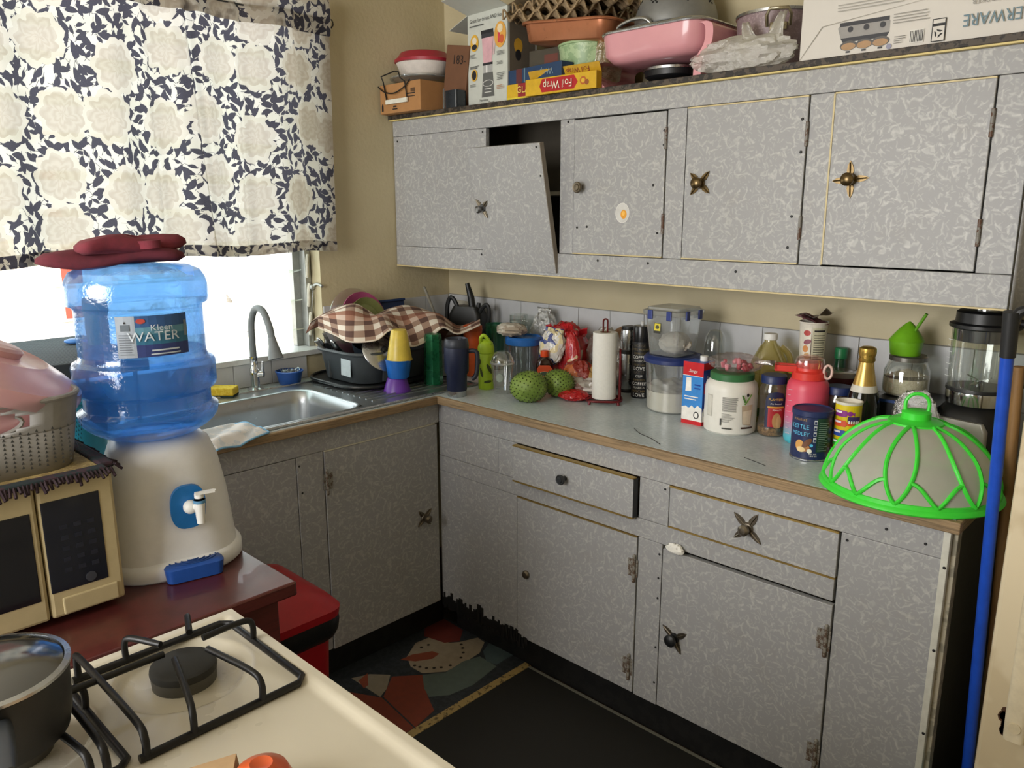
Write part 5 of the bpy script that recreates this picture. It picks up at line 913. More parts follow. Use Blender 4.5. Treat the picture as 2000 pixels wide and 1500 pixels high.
prints([(rc(-.03, .045, .02, .085), M('d8d2b0', .5)), (rc(-.03, .045, .02, .045), M('4a7a34', .5)), (ell(.03, .06, .012, .012), M('c03a24', .5))], oj, 'label_print', loc=(0, -.0428, 0)); text('on', .022, INK, oj, (.028, -.0455, .07))
# nut jars
def nutjar(label, loc, rz, grp):
    t_ = thing('nut_jar', label, 'jar', loc, rz, grp); lathe('wall', [(0, 0), (.033, 0), (.037, .005), (.038, .03), (.035, .05), (.0345, .09), (.037, .12), (.036, .135), (.03, .146), (.030, .15)], CLEAR('e8e4dc', .08, 'cfc6b8', .2), t_, 40); lathe('nuts', [(0, .003), (.032, .003), (.036, .01), (.0365, .024), (.02, .03), (0, .028)], mat_speck('7a5c38', 'b08c58', 90, .5, .7), t_, 32)
    lathe('lid', [(.031, .148), (.0345, .149), (.0345, .168), (.032, .171), (0, .171)], M('1f2f5e', .4), t_, 40); return t_
j1 = nutjar('glass nut jar with dark label and navy lid next to the pink bottle', (1.628, -.25, CT), face(1.628, -.25)+.2, 'nut jars')
prints([([(-.026, .028), (.03, .028), (.03, .11), (.022, .125), (.002, .13), (-.018, .125), (-.026, .11)], M('1c2244', .45)), (rc(-.018, .03, .03, .084), M('a8222a', .45)), (ell(.006, .048, .012, .022), M('b08654', .5)), (ell(.012, .044, .008, .018), M('c49a66', .5)), (rc(-.02, .026, .084, .0885), M('d09a3c', .5))], j1, 'label_print', wrap=.0383, lift=.0005); text('PLANTERS', .0088, M('e0b44c', .5), j1, wrap=.0398, z=.108, ang=.04); text('Dry Roasted', .006, M('d8d8d8', .5), j1, wrap=.0398, z=.096, ang=.04, shear=.3); text('PEANUTS', .006, M('e8e4d8', .5), j1, wrap=.0398, z=.078, ang=.15)
j2 = nutjar('glass nut jar with navy lid behind the yellow candy tube', (1.795, -.215, CT), face(1.8, -.2), 'nut jars'); j2.scale = (.95, .95, .93)
# pink ombre bottle
pk_ = thing('sports_bottle', 'pink to turquoise ombre water bottle with a red carry lid', 'bottle', (1.728, -.258, CT), face(1.728, -.258)); OM = mat_grad([(0, '3fb4c4'), (.12, '58b6c8'), (.38, 'c47a9c'), (.55, 'dd5a76'), (1, 'd84a5e')], .4, 2, 0, .17)
lathe('body', [(0, 0), (.046, 0), (.052, .004), (.0545, .012), (.0545, .15), (.052, .165), (.046, .174), (.040, .177)], OM, pk_, 56); CR = M('d5372e', .4); lathe('lid_collar', [(.040, .175), (.044, .177), (.044, .195), (.036, .2), (.034, .215), (.03, .222), (0, .222)], CR, pk_, 40)
lathe('clear_cap', [(.037, .208), (.038, .222), (.034, .233), (.02, .238), (0, .239)], CLEAR('f6e6e6', .12, 'e8c8c8', .3), pk_, 32); g = G(); g.box(-.088, -.03, -.022, -.008, .194, .211); g.box(-.088, -.03, .008, .022, .194, .211); g.box(-.088, -.078, -.022, .022, .196, .211); g.build('carry_handle', CR, pk_, bevel=.003, smooth=0); g = G(); g.tube([(.046+.010*math.cos(a), -.02, .2+.018*math.sin(a)) for a in [6.283*i/16 for i in range(16)]], .0035, 8, closed=True); g.build('clip_ring', M('d9b9b0', .4), pk_)
g = G()
for k in range(9): g.box(-.026, -.018 if k % 2 else -.014, -.0550, -.0530, .03+k*.015, .0308+k*.015, T=Matrix.Rotation(-.5, 4, 'Z'))
g.build('volume_marks', M('e8c9d4', .5), pk_, smooth=0)['kind'] = 'stuff'
# noodle cup on a yellow-lidded tin
yt = thing('tin', 'tin with a yellow lid standing under the noodle cup', 'tin', (1.640, -.098, CT), .2); lathe('wall', [(0, 0), (.04, 0), (.041, .003), (.041, .16)], M('4a3a2c', .4), yt, 36); lathe('lid', [(.041, .155), (.0435, .157), (.0435, .174), (.04, .177), (0, .177)], M('c4a42a', .45), yt, 36)
nc = thing('noodle_cup', 'white noodle cup with peeled back foil lid near the wall', 'cup', (1.662, -.095, CT+.1775), face(1.66, -.09)); lathe('wall', [(0, 0), (.031, 0), (.032, .004), (.038, .125), (.0395, .126), (.0395, .13)], M('d8d2c4', .5), nc, 40)
prints([(rc(-.024, -.004, .01, .115), M('e0dacb', .5)), (ell(-.016, .1, .01, .008), M('b33a34', .5)), (ell(-.014, .075, .011, .007, 14, .4), M('8c4a5c', .5)), (ell(-.018, .055, .008, .01), M('d08a4a', .5)), (ell(-.012, .035, .01, .008), M('c49a5c', .5)), (ell(-.014, .018, .01, .006), M('e8e2d4', .5)), (rc(-.001, .038, .008, .115), M('c6c2a6', .5)), (rc(.003, .034, .104, .109), INK)]+lines(.003, .034, .012, .1, 13, M('4a4a40', .5), .3, .2, 7), nc, 'label_print', wrap=.0372, lift=.0012)
for k, (a, b_) in enumerate(((.35, .25), (-.3, -.25))): g = G(); g.grid(lambda u, v: ((u-.5)*.075, (v-.5)*.07, .012*abs(u-.5)*2*(1 if k else -.3)+.006*math.sin(u*7+v*5)), 10, 8); g.build('foil_lid', M(('8a5a60', '7d7068')[k], .35, .5), nc, loc=(.006*(1 if k else -1), 0, .138+.004*k), rot=(a*.4, b_, a), solid=.0005)
# nut can and candy tube
pc = thing('nut_can', 'dark blue nut can in front of the pink bottle', 'can', (1.796, -.378, CT), face(1.8, -.372)); CB = M('1a2650', .4); lathe('wall', [(0, 0), (.047, 0), (.0485, .002), (.0485, .005), (.0475, .006), (.0475, .115)], CB, pc, 56); lathe('foot_rim', [(.0475, .001), (.049, .002), (.049, .005), (.0475, .006)], STEEL, pc, 56); lathe('lid', [(.0475, .113), (.0495, .115), (.0495, .127), (.047, .129), (.044, .126), (0, .126)], M('1d2a58', .45), pc, 56)
prints([(rc(.014, .047, .026, .112), M('20402f', .45)), (ell(-.026, .04, .012, .014), M('d09a54', .5)), (ell(-.012, .034, .012, .009, 16, .5), M('a8703c', .5)), (ell(-.008, .048, .007, .016, 16, -.7), M('6a4028', .5)), (ell(-.022, .03, .011, .007), M('e0c490', .5)), (ell(-.001, .028, .006, .006), M('e0dccf', .5)), (ell(.003, .043, .004, .004), M('4fb0d8', .5))]+[(rc(.006, .013, .052+.015*k, .063+.015*k), M('c6c8cc', .5)) for k in range(4)]+[(rc(.007, .012, .053+.015*k, .06+.015*k), M('26305a', .5)) for k in range(4)]+lines(.017, .044, .03, .105, 15, M('7f9486', .5), .35, .4, 8), pc, 'label_print', wrap=.0477, lift=.0005)
text('KETTLE', .0155, M('5fb8e0', .5), pc, wrap=.0496, z=.088, ang=-.62); text('MEDLEY', .0135, M('5fb8e0', .5), pc, wrap=.0496, z=.07, ang=-.55); text('PLANTERS', .008, M('b08c4c', .5), pc, wrap=.0496, z=.106, ang=-.6); text('NET WT\n1 LB 3 OZ', .0048, WHITE, pc, wrap=.0496, z=.018, ang=.15)
ct = thing('candy_tube', 'yellow cardboard tube printed with colourful sweets', 'tube', (1.868, -.336, CT), face(1.87, -.34)); lathe('wall', [(0, 0), (.0305, 0), (.031, .002), (.031, .148)], M('d8c018', .4), ct, 40); lathe('rim', [(.031, .145), (.0325, .147), (.0325, .152), (.029, .152), (.028, .142), (0, .142)], M('e0dccf', .5), ct, 40)
cols = ('8a2a86', 'd8502a', '2a4aa0', '3a9a3c', 'b8661c'); pp = [(rc(.012, .036, .01, .142), M('c9b820', .45)), (rc(.018, .044, .02, .1), M('8aa83a', .45))]
for k, c_ in enumerate(cols):
    z = .124-k*.025; pp += [(rc(-.034, -.006, z-.008, z+.008), M(c_, .4)), (ell(-.006, z, .005, .008), M(c_, .4)), (ell(.005, z+.001, .0065, .006), M(c_, .4)), ([(.009, z), (.016, z+.005), (.016, z-.005)], M(c_, .4)), (rc(-.032, -.014, z+.001, z+.006), M('e8dfe6', .5))]
pp += [(rc(.0, .028, .106, .118), M('3a2a5c', .5))]+[(rc(.002+.005*k, .005+.005*k, .1, .108), WHITE) for k in range(5)]
prints(pp+[(rc(-.03, .02, .004, .012), M('e8e4d8', .5))], ct, 'label_print', wrap=.0312, lift=.0005)
# back row: drink powder tub, green-capped bottle, sparkling wine, black box with sugar jar
mt_ = thing('powder_tub', 'maroon powder tub with a pale lid behind the nut jar', 'tub', (1.752, -.100, CT), face(1.75, -.1)); lathe('wall', [(0, 0), (.044, 0), (.045, .003), (.045, .165)], M('3d1216', .35), mt_, 40); lathe('lid', [(.045, .162), (.047, .164), (.047, .176), (.044, .178), (0, .178)], CLEAR('d8d4cc', .6, 'b5aea2', .2), mt_, 40)
prints([(rc(-.034, .034, .116, .134), M('6a3a34', .5)), (rc(-.03, .02, .14, .146), M('8a6a5c', .5))], mt_, 'label_print', wrap=.0452)
gb = thing('bottle', 'green glass bottle with a green cap by the tiles', 'bottle', (1.722, -.034, CT)); lathe('body', [(0, 0), (.024, 0), (.026, .003), (.026, .14), (.016, .175), (.0135, .2)], M('174a30', .2), gb, 28); lathe('cap', [(.0135, .198), (.0175, .2), (.0175, .228), (.015, .231), (0, .231)], M('1f7a4a', .4), gb, 28)
cb = thing('wine_bottle', 'sparkling wine bottle with a gold foil neck', 'bottle', (1.870, -.248, CT), face(1.87, -.248)); lathe('body', [(0, 0), (.036, 0), (.039, .004), (.040, .02), (.040, .13), (.036, .155), (.028, .175), (.0245, .19)], M('10150f', .1), cb, 40); GOLD = M('b8964a', .3, .8, .25, 90, .5); lathe('neck_foil', [(.0285, .178), (.026, .19), (.0195, .222), (.0175, .24)], M('c4a45c', .32, .75, .1), cb, 40); lathe('cork_foil', [(.0175, .238), (.0205, .243), (.019, .252), (.0215, .262), (.0205, .274), (.014, .278), (0, .278)], GOLD, cb, 20); lathe('foil_band', [(.0325, .160), (.033, .163), (.029, .18), (.0285, .18)], M('d0ccc0', .4), cb, 40)
bx = thing('cardboard_box', 'black printed appliance box under the sugar jar', 'box', (1.955, -.115, CT), .0); box('carton_body', -.075, .075, -.08, .08, 0, .138, M('16181b', .4), bx, .002); prints([(rc(-.075, .075, .13, .1375), M('22407a', .4)), (ell(.02, .07, .05, .045), M('2a2622', .5)), (ell(.02, .07, .046, .04), M('1a1a1a', .5)), (ell(.03, .05, .02, .018), M('5a3a24', .5))], bx, 'box_print', loc=(0, -.08, 0)); text('coffee', .02, M('8f8a80', .5), bx, (.02, -.0825, .085))
sj = thing('sugar_jar', 'glass jar half full of sugar with a grey lid on the black box', 'jar', (1.925, -.105, CT+.138)); lathe('wall', [(0, .002), (.05, 0), (.055, .004), (.057, .02), (.056, .065), (.048, .085), (.043, .09), (.043, .096)], CLEAR('f0f4f0', .04, 'ffffff', .3), sj, 48); g = G(); g.grid(lambda u, v: (v*.054*math.cos(u*6.2832), v*.054*math.sin(u*6.2832), .052+.016*(1-v)*1.1+.006*math.cos(u*6.28+1)*v), 40, 8); g.lathe([(0, .004), (.049, .004), (.054, .01), (.055, .048)], 40); g.build('sugar', mat_speck('cbbfa6', 'd9cfb8', 200, .5, .8), sj); lathe('lid', [(.043, .092), (.0465, .093), (.0465, .104), (.043, .107), (0, .107)], M('77756f', .35, .8), sj, 48)
kc = thing('novelty_cup', 'lime green cupcake shaped cup with a straw on the sugar jar', 'cup', (1.915, -.105, CT+.245)); KG = M('6fae1e', .4); lathe('base_cup', [(0, 0), (.036, 0), (.037, .002), (.041, .036)], KG, kc, 40); g = G()
g.grid(lambda u, v: ((.042*(1-v)**.75*(1+.06*math.sin(u*12.566+v*5)))*math.cos(u*6.2832+v*2)+.004*v, (.042*(1-v)**.75*(1+.06*math.sin(u*12.566+v*5)))*math.sin(u*6.2832+v*2), .036+.052*v), 48, 16); g.build('swirl_lid', KG, kc, smooth=80); tube('straw', [(.018, -.006, .06), (.046, -.014, .112)], .0042, M('5f9a1a', .4), kc)
# blender
bl = thing('blender', 'jug blender with silver control panel and glass jug', 'blender', (2.098, -.128, CT), face(2.098, -.128)-.42); SIL = M('b9b8b2', .35, .4)
rloft('base', [(.168, .168, .03, 0), (.172, .172, .032, .01), (.168, .168, .035, .09), (.15, .15, .045, .125), (.12, .12, .05, .15)], BLACK, bl, smooth=60)
fp = rloft('control_panel', [(.14, .02, .006, .006), (.142, .022, .006, .05), (.14, .02, .006, .10), (.12, .012, .005, .118)], SIL, bl, loc=(0, -.083, 0)); prints([(rc(-.05, .05, .02, .088), M('5f605e', .5)), (rc(-.048, .048, .022, .086), M('c0bfb9', .45)), (rc(-.036, .012, .03, .062), INK), (rc(.022, .04, .052, .056), INK), (rc(.022, .04, .04, .044), INK)], fp, 'panel_print', loc=(0, -.0115, 0)); text('instant', .014, INK, fp, (-.005, -.014, .075))
lathe('steel_collar', [(.06, .148), (.068, .15), (.07, .172), (.069, .182)], CHROME, bl, 48); lathe('black_collar', [(.069, .181), (.071, .183), (.070, .19), (0, .19)], BLACK, bl, 48)
jg = lathe('glass_jug', [(.067, .190), (.068, .2), (.070, .33), (.072, .345)], CLEAR('eef2ee', .03, 'ffffff', .3), bl, 48); g = G()
for k in range(7): g.box(-.03, -.02 if k % 2 else -.014, -.0702, -.0698, .215+.015*k, .2162+.015*k, T=Matrix.Rotation(-.5, 4, 'Z'))
g.build('volume_marks', M('d8dcd8', .5), jg, smooth=0)['kind'] = 'stuff'
lid = lathe('lid', [(.072, .335), (.078, .338), (.078, .346), (.066, .35), (.065, .374), (.06, .378), (.03, .378)], M('17181a', .4), bl, 48); lathe('measuring_cap', [(.03, .378), (.03, .386), (.027, .388), (0, .386)], CHROME, lid, 28); lathe('inner_seal', [(.064, .305), (.066, .306), (.066, .34)], M('2a2c30', .4), lid, 40)
tube('jug_handle', smoothpath([(.065, .03, .35), (.10, .045, .345), (.108, .05, .3), (.098, .045, .22), (.068, .03, .2)], 6), .011, M('1b1c1e', .45), bl, 10); tube('blade_shaft', [(0, 0, .19), (0, 0, .205)], .008, STEEL, bl)
for a in (0, 1.57, 3.14, 4.71): box('blade', .004, .03, -.005, .005, .0, .0015, STEEL, bl, 0, loc=(0, 0, .204), rot=(0, -.35 if a in (0, 3.14) else .25, a))
tb_ = thing('plastic_bag', 'tied clear plastic bag behind the green food cover', 'bag', (1.992, -.228, CT)); blob('bag_body', (.052, .02, .085), CLEAR('eef0ee', .14, 'd5d5d0', .4, .1, .9), tb_, amp=.25, freq=2.4, seed=30, seg=40); g = G(); g.tube([(-.02, -.016, .12), (-.02, -.02, .145)], .007, 8); g.build('knot', M('d5cdb8', .7), tb_)
# green food cover
NEON = M('3fd93a', .4, 0, .05)
fc = thing('food_cover', 'bright green mesh food cover standing over the worktop edge', 'food cover', (2.058, -.452, CT+.001), face(2.05, -.45)+.1); FR_ = [(.180, .018), (.176, .035), (.168, .06), (.154, .087), (.133, .112), (.106, .134), (.078, .148), (.055, .154)]
FRs = smoothpath([(r, 0, z) for r, z in FR_], 5)
def dome(a, t): p = samp([(r, 0, z) for r, z in FR_], t) if False else FRs[min(int(t*(len(FRs)-1)), len(FRs)-2)].lerp(FRs[min(int(t*(len(FRs)-1)), len(FRs)-2)+1], t*(len(FRs)-1)-min(int(t*(len(FRs)-1)), len(FRs)-2)); return Vector((p.x*math.cos(a), p.x*math.sin(a), p.z))
lathe('mesh', [(p.x-.001, p.z) for p in FRs], CLEAR('f6f6f2', .72, 'ebe7da', .02, .6), fc, 64); lathe('base_ring', [(.178, .006), (.188, 0), (.190, .003), (.188, .008), (.183, .012), (.182, .02), (.178, .021)], NEON, fc, 72); lathe('crown', [(.058, .151), (.056, .157), (.034, .162), (.03, .164), (.03, .178), (.024, .182), (0, .182)], NEON, fc, 40)
NP = 7
for k in range(NP):
    a = 2*PI*k/NP
    for s_ in (-1, 1): tube('rib', [dome(a+s_*.2*math.sin(PI*min(1, i/20*.88+.0)), i/20)*1.004 for i in range(21) ], .0046, NEON, fc, 6)
    for s_ in (-1, 1): tube('rib', [dome(a+PI/NP*(1-0)-s_*.0+s_*(.0+.30*(i/10)), .0+.30*math.sin(i/10*PI/2)) * 1.004 for i in range(11) ], .0046, NEON, fc, 6)
g = G(); g.tube([(-.022, 0, .165), (-.024, 0, .195)]+arc((0, 0, .195), .024, PI, 0, 10)+[(.024, 0, .195), (.022, 0, .165)], .004, 8); g.build('hanging_loop', NEON, fc)

# ================================================================ on top of the wall cabinet
SH = 1.8765
CARD = M('a87a4c', .85, 0, .08, 20); CARD2 = M('6d4a33', .85, 0, .1, 20)
cb1 = thing('cardboard_box', 'small open tan cardboard box at the window end of the cabinet top', 'box', (.135, -.235, SH)); box('carton_body', -.125, .115, -.11, .11, 0, .105, CARD, cb1, .002); prints([(rc(.03, .085, .06, .064), INK), (rc(.04, .085, .05, .053), INK), (rc(.06, .085, .066, .08), M('5a3f26', .7)), (rc(-.05, -.02, .012, .016), INK), (rc(-.045, -.025, .02, .026), INK), ([(-.115, .01), (-.105, .01), (-.105, .03), (-.11, .038), (-.115, .03)], INK)], cb1, 'box_print', loc=(0, -.11, 0))
pf = thing('ribbed_tray', 'clear ribbed plastic tray lying on the tan cardboard box', 'lid', (.12, -.235, SH+.106)); lathe('tray', [(0, .004), (.09, .003), (.105, .012), (.125, .02), (.127, .024), (.11, .022)], CLEAR('e2e6e6', .28, 'b5babc', .4, .1), pf, 40, sy=.85); lathe('ring', [(.122, .021), (.128, .022), (.128, .027), (.122, .027)], CLEAR('e2e6e6', .4, 'c5cacc', .4), pf, 40, sy=.85)
od = thing('casserole_dish', 'white oval dish with a dark red lid on the cabinet top', 'dish', (.128, -.225, SH+.134), rot=(0, math.radians(2), 0)); lathe('bowl', [(0, 0), (.085, 0), (.098, .01), (.118, .052), (.116, .052), (.08, .006), (0, .006)], M('d5cdc6', .4), od, 48, sy=.8); lathe('lid', [(.116, .05), (.125, .052), (.125, .062), (.11, .072), (.10, .086), (.09, .09), (0, .092)], M('9c2434', .4), od, 48, sy=.8)
wr = thing('wire_clip', 'black bent wire handle with a white bar hanging on the tan box', 'wire', (.11, -.352, SH)); tube('wire_frame', [(-.05, 0, .045), (-.068, 0, .115), (-.078, -.002, .135), (.005, -.004, .145), (.03, -.004, .14), (.036, -.002, .12), (.06, 0, .105), (.07, 0, .05)], .0025, BLACK, wr, 6); tube('wire_bow', smoothpath([(-.10, 0, .10), (-.06, -.004, .078), (.0, -.006, .068), (.06, -.004, .085), (.09, 0, .11)], 5), .0025, BLACK, wr, 6); box('white_bar', -.055, .073, -.004, .004, .032, .048, M('dcdacd', .5), wr, .001)
c183 = thing('cardboard_box', 'dark brown cardboard box marked with numbers leaning by the blender box', 'box', (.298, -.155, SH), rot=(0, math.radians(9), 0)); box('carton_body', -.045, .075, -.09, .09, .008, .225, CARD2, c183, .002); text('183-', .045, M('241812', .8), c183, (.028, -.091, .175), sx=.9); prints([([(-.03, .03), (-.018, .03), (-.018, .055), (-.024, .066), (-.03, .055)], M('241812', .8))], c183, 'arrow_print', loc=(0, -.0905, 0))
dk = thing('storage_jar', 'small dark square jar with a clear edge in front of the brown box', 'jar', (.352, -.265, SH)); rloft('body', [(.062, .05, .008, 0), (.064, .052, .008, .01), (.064, .052, .008, .062)], M('20262c', .25), dk); box('clear_edge', -.036, -.031, -.03, -.024, 0, .07, CLEAR('dfe6ea', .4, 'aab4bc', .4), dk, .001)
# appliance carton with open flaps
bbx = thing('appliance_box', 'tall white appliance carton printed with a blender, flaps open', 'box', (.50, -.175, SH), -.06); CW = M('c3c6be', .5, 0, .04); box('carton_body', -.105, .105, -.07, .07, 0, .312, CW, bbx, .0015)
fl_a = G().box(-.105, .105, -.12, 0, -.001, .001).build('flap', CW, bbx, loc=(0, -.07, .312), rot=(math.radians(-14), 0, 0), smooth=0); G().box(-.11, 0, -.07, .07, -.001, .001).build('flap', CW, bbx, loc=(-.105, 0, .312), rot=(0, math.radians(-18), 0), smooth=0); G().box(0, .07, -.07, .07, -.001, .001).build('flap', M('9c8a6c', .8), bbx, loc=(.105, 0, .312), rot=(0, math.radians(-12), 0), smooth=0)
GR, BK, PKc, YE = M('5f605e', .5), M('24242a', .5), M('d3a6ae', .5), M('d8a83a', .5)
prints([([(-.03, .03), (.038, .03), (.03, .11), (-.022, .11)], GR), (ell(.004, .075, .028, .011), M('c9c9c4', .5)), (ell(.004, .075, .025, .009), GR), (rc(-.014, .022, .055, .058), M('c9c9c4', .5)), (rc(-.014, .022, .044, .047), M('c9c9c4', .5)), (rc(-.02, .028, .11, .135), M('a8a8a6', .4)), (rc(-.006, .002, .11, .135), M('d8d8d6', .4)), (rc(-.022, .03, .135, .143), BK), ([(-.018, .143), (.026, .143), (.034, .225), (-.026, .225)], PKc), ([(.03, .165), (.04, .165), (.046, .215), (.034, .22)], M('c9b0b2', .5)), (rc(-.028, .036, .225, .238), M('3a3a40', .5)), (rc(-.03, .034, .238, .25), BK), (ell(-.066, .215, .022, .028), YE), (ell(-.066, .222, .012, .012), M('dcd2bc', .5)), (ell(-.066, .202, .014, .009), BK), (ell(.07, .225, .030, .042), M('d8a04a', .5)), (rc(.058, .07, .2, .25), M('c4404a', .5)), (ell(.078, .21, .012, .014), M('c25a34', .5)), (ell(.07, .245, .014, .014), M('e0cfae', .5)), (ell(-.068, .108, .017, .02), YE), (ell(-.068, .108, .012, .016), BK)]+lines(-.09, -.055, .165, .18, 4, GR, .4, .4, 1)+lines(-.09, -.04, .13, .14, 3, BK, .5, .2, 2)+lines(-.09, -.055, .07, .08, 3, GR, .4, .4, 3)+lines(.055, .095, .16, .175, 4, GR, .4, .4, 4)+lines(.055, .095, .13, .142, 3, GR, .4, .4, 5)+lines(.055, .095, .08, .105, 5, GR, .4, .4, 6)+lines(.055, .095, .05, .065, 3, M('a87a5a', .5), .4, .4, 7), bbx, 'front_print', loc=(0, -.07, 0))
text('Great for drinks AND food', .0175, INK, bbx, (0, -.074, .287), sx=.9); prints([(rc(-.09, -.015, .268, .272), GR)], bbx, 'small_print', loc=(0, -.0735, 0)); text('Hamilton', .012, INK, bbx, (-.015, -.074, .02)); text('Beach', .012, INK, bbx, (.025, -.074, .009))
prints([(rc(-.06, .06, .0, .31), M('6e6558', .6)), (ell(-.02, .19, .02, .025), YE), (ell(-.02, .16, .014, .018), BK), (rc(-.06, .06, .02, .05), M('8a7f6c', .6))], bbx, 'side_print', loc=(.105, 0, 0), rot=(0, 0, PI/2))
# boxes of foil and film
def longbox(name, label, loc, L, h, d, c, rz=0):
    t_ = thing(name, label, 'box', loc, rz, 'wrap boxes on the cabinet top'); box('carton_body', 0, L, -d/2, d/2, 0, h, M(c, .4), t_, .001); return t_
gd = longbox('film_box', 'yellow and red cling film box, its end beside the appliance carton', (.632, -.262, SH), .28, .05, .05, 'c9a21c', .02); prints([(rc(.05, .28, .008, .05), M('8a1c22', .4)), (rc(.0, .28, 0, .008), M('d8c23a', .4))], gd, 'front_print', loc=(0, -.025, 0)); text('GLAD', .03, M('e0c86a', .4), gd, (.085, -.0275, .029)); prints([(rc(-.025, .025, .0, .05), M('d8b020', .4)), (ell(0, .034, .02, .01), M('d8701c', .4)), (rc(-.025, .025, 0, .014), M('c9501c', .4)), (rc(.002, .024, .001, .014), M('e0d8c8', .5))], gd, 'end_print', rot=(0, 0, -PI/2)); text('200', .012, M('a8201c', .4), gd, (-.002, -.013, .0075), (PI/2, 0, -PI/2))
ry = longbox('foil_box', 'dark blue foil box lying on the yellow cling film box', (.634, -.252, SH+.0505), .26, .045, .05, '1f3a5c', -.12); prints([(rc(-.025, .025, 0, .045), M('22308c', .4)), (rc(.0, .02, .022, .036), M('b8324a', .4))], ry, 'end_print', rot=(0, 0, -PI/2)); text('Reynolds\nWrap', .0105, WHITE, ry, (-.0025, .006, .031), (PI/2, 0, -PI/2)); text('HEAVY\nDUTY', .009, WHITE, ry, (-.0025, 0, .011), (PI/2, 0, -PI/2)); text('Wrap', .028, M('7f95a0', .5), ry, (.19, -.0265, .022), (PI/2, PI, 0)); prints([(rc(.04, .07, 0, .045), M('5a2a2c', .5)), (rc(.08, .085, 0, .045), M('6a8a94', .5))], ry, 'front_print', loc=(0, -.025, 0))
fw = longbox('foil_box', 'yellow and red foil box with upside down lettering at the shelf front', (.745, -.303, SH+.0005), .285, .05, .028, 'c9a01c', .02); prints([([(.07, .006), (.2, .006), (.215, .025), (.2, .046), (.07, .046), (.06, .025)], M('a8181e', .4)), (ell(.235, .026, .012, .012), M('b05a1c', .5)), (ell(.235, .026, .007, .007), M('d8b030', .5)), (ell(.25, .02, .008, .008), M('8a4a1c', .5))], fw, 'front_print', loc=(0, -.014, 0)); text('Foil Wrap', .034, M('e6dfc8', .4), fw, (.135, -.0165, .026), (PI/2, PI, 0), sx=.85)
lidp = G().box(0, .285, -.001, .001, 0, .03).build('open_flap', M('b8901c', .4), fw, loc=(0, .012, .05), rot=(math.radians(25), 0, 0), smooth=0); text('Foil Wrap', .022, M('7a1a1c', .5), lidp, (.2, -.002, .015), (PI/2, PI, 0))
yb = thing('cardboard_box', 'printed box with yellow labels behind the foil boxes', 'box', (.705, -.105, SH), .0); box('carton_body', -.07, .07, -.075, .06, 0, .17, M('4a4438', .7), yb, .002); prints([(rc(-.05, .06, .05, .09), M('8a6a24', .6)), (rc(-.05, .03, .1, .112), M('b8b2a2', .6)), (rc(.0, .06, .12, .15), M('6a3a30', .6))]+lines(-.04, .05, .055, .085, 4, INK, .4, .3, 4), yb, 'box_print', loc=(0, -.075, 0))
# green bowl in a yellow bag, copper pan, egg trays
gbw = thing('mixing_bowl', 'pale green mixing bowl under the copper baking pan', 'bowl', (.885, -.155, SH)); lathe('wall', [(0, 0), (.055, 0), (.06, .006), (.095, .08), (.105, .155), (.102, .155), (.09, .08), (.055, .01), (0, .01)], mat_speck('8ba67c', 'a6bd92', 40, .5, .4), gbw, 48); lathe('rim', [(.102, .15), (.108, .152), (.108, .158), (.102, .159)], M('9ab588', .4), gbw, 48)
ybg = thing('plastic_bag', 'yellowish plastic bag wrapped round the end of the green bowl', 'bag', (.985, -.195, SH)); blob('bag_body', (.028, .05, .085), CLEAR('e8dc9a', .4, 'b8a43c', .25, .15, .8), ybg, amp=.25, freq=2.5, seed=33); g = G(); g.grid(lambda u, v: ((u-.5)*.03*(1+v), .01*math.sin(u*9), .165+.03*v), 10, 4); g.build('bag_tail', CLEAR('e8dc9a', .4, 'b8a43c', .3, .15, .6), ybg, solid=.0005)
COP = M('b0714f', .3, .6, .08); cpn = thing('baking_pan', 'copper coloured rectangular baking pan balanced on the green bowl', 'pan', (.862, -.165, SH+.160), rot=(0, math.radians(5), .05)); rloft('wall', [(.31, .21, .03, 0), (.32, .22, .035, .004), (.345, .245, .045, .055), (.34, .24, .045, .055), (.312, .212, .03, .008)], COP, cpn, smooth=50); g = G(); g.tube([(x, y, .056) for x, y in rrect(.36, .26, .05, 6)], .005, 8, closed=True); g.build('rim', COP, cpn)
PULP = mat_speck('8a7558', 'a08a6a', 60, .5, .95)
def eggtray(label, loc, rot):
    t_ = thing('egg_tray', label, 'egg tray', loc, rot=rot, group='stacked pulp egg trays'); g = G()
    def f(u, v):
        e = min(u, v, 1-u, 1-v); z = .018+.017*math.cos(u*2*PI*4)*math.cos(v*2*PI*3.5); return ((u-.5)*.30, (v-.5)*.255, z)
    g.grid(f, 72, 60); g.build('cups', PULP, t_, smooth=60, solid=.0025); g = G()
    n = 60; P = [(-.15+.3*i/n, -.128, .018+.016*math.cos(i/n*8*PI)) for i in range(n+1)]+[(.15, -.128+.256*i/n, .018+.016*math.cos(i/n*7*PI)) for i in range(n+1)]+[(.15-.3*i/n, .128, .018+.016*math.cos(i/n*8*PI)) for i in range(n+1)]+[(-.15, .128-.256*i/n, .018+.016*math.cos(i/n*7*PI)) for i in range(n+1)]
    g.tube(P[:-1], .003, 6, closed=True); g.build('edge', PULP, t_); return t_
eggtray('grey brown egg tray, lowest of the stack on the copper pan', (.755, -.155, SH+.232), (0, math.radians(9), .02)); eggtray('grey brown egg tray in the middle of the stack', (.80, -.155, SH+.254), (0, math.radians(7), -.03)); eggtray('grey brown egg tray, topmost and farthest along the copper pan', (.89, -.155, SH+.268), (math.radians(3), math.radians(6), .03))
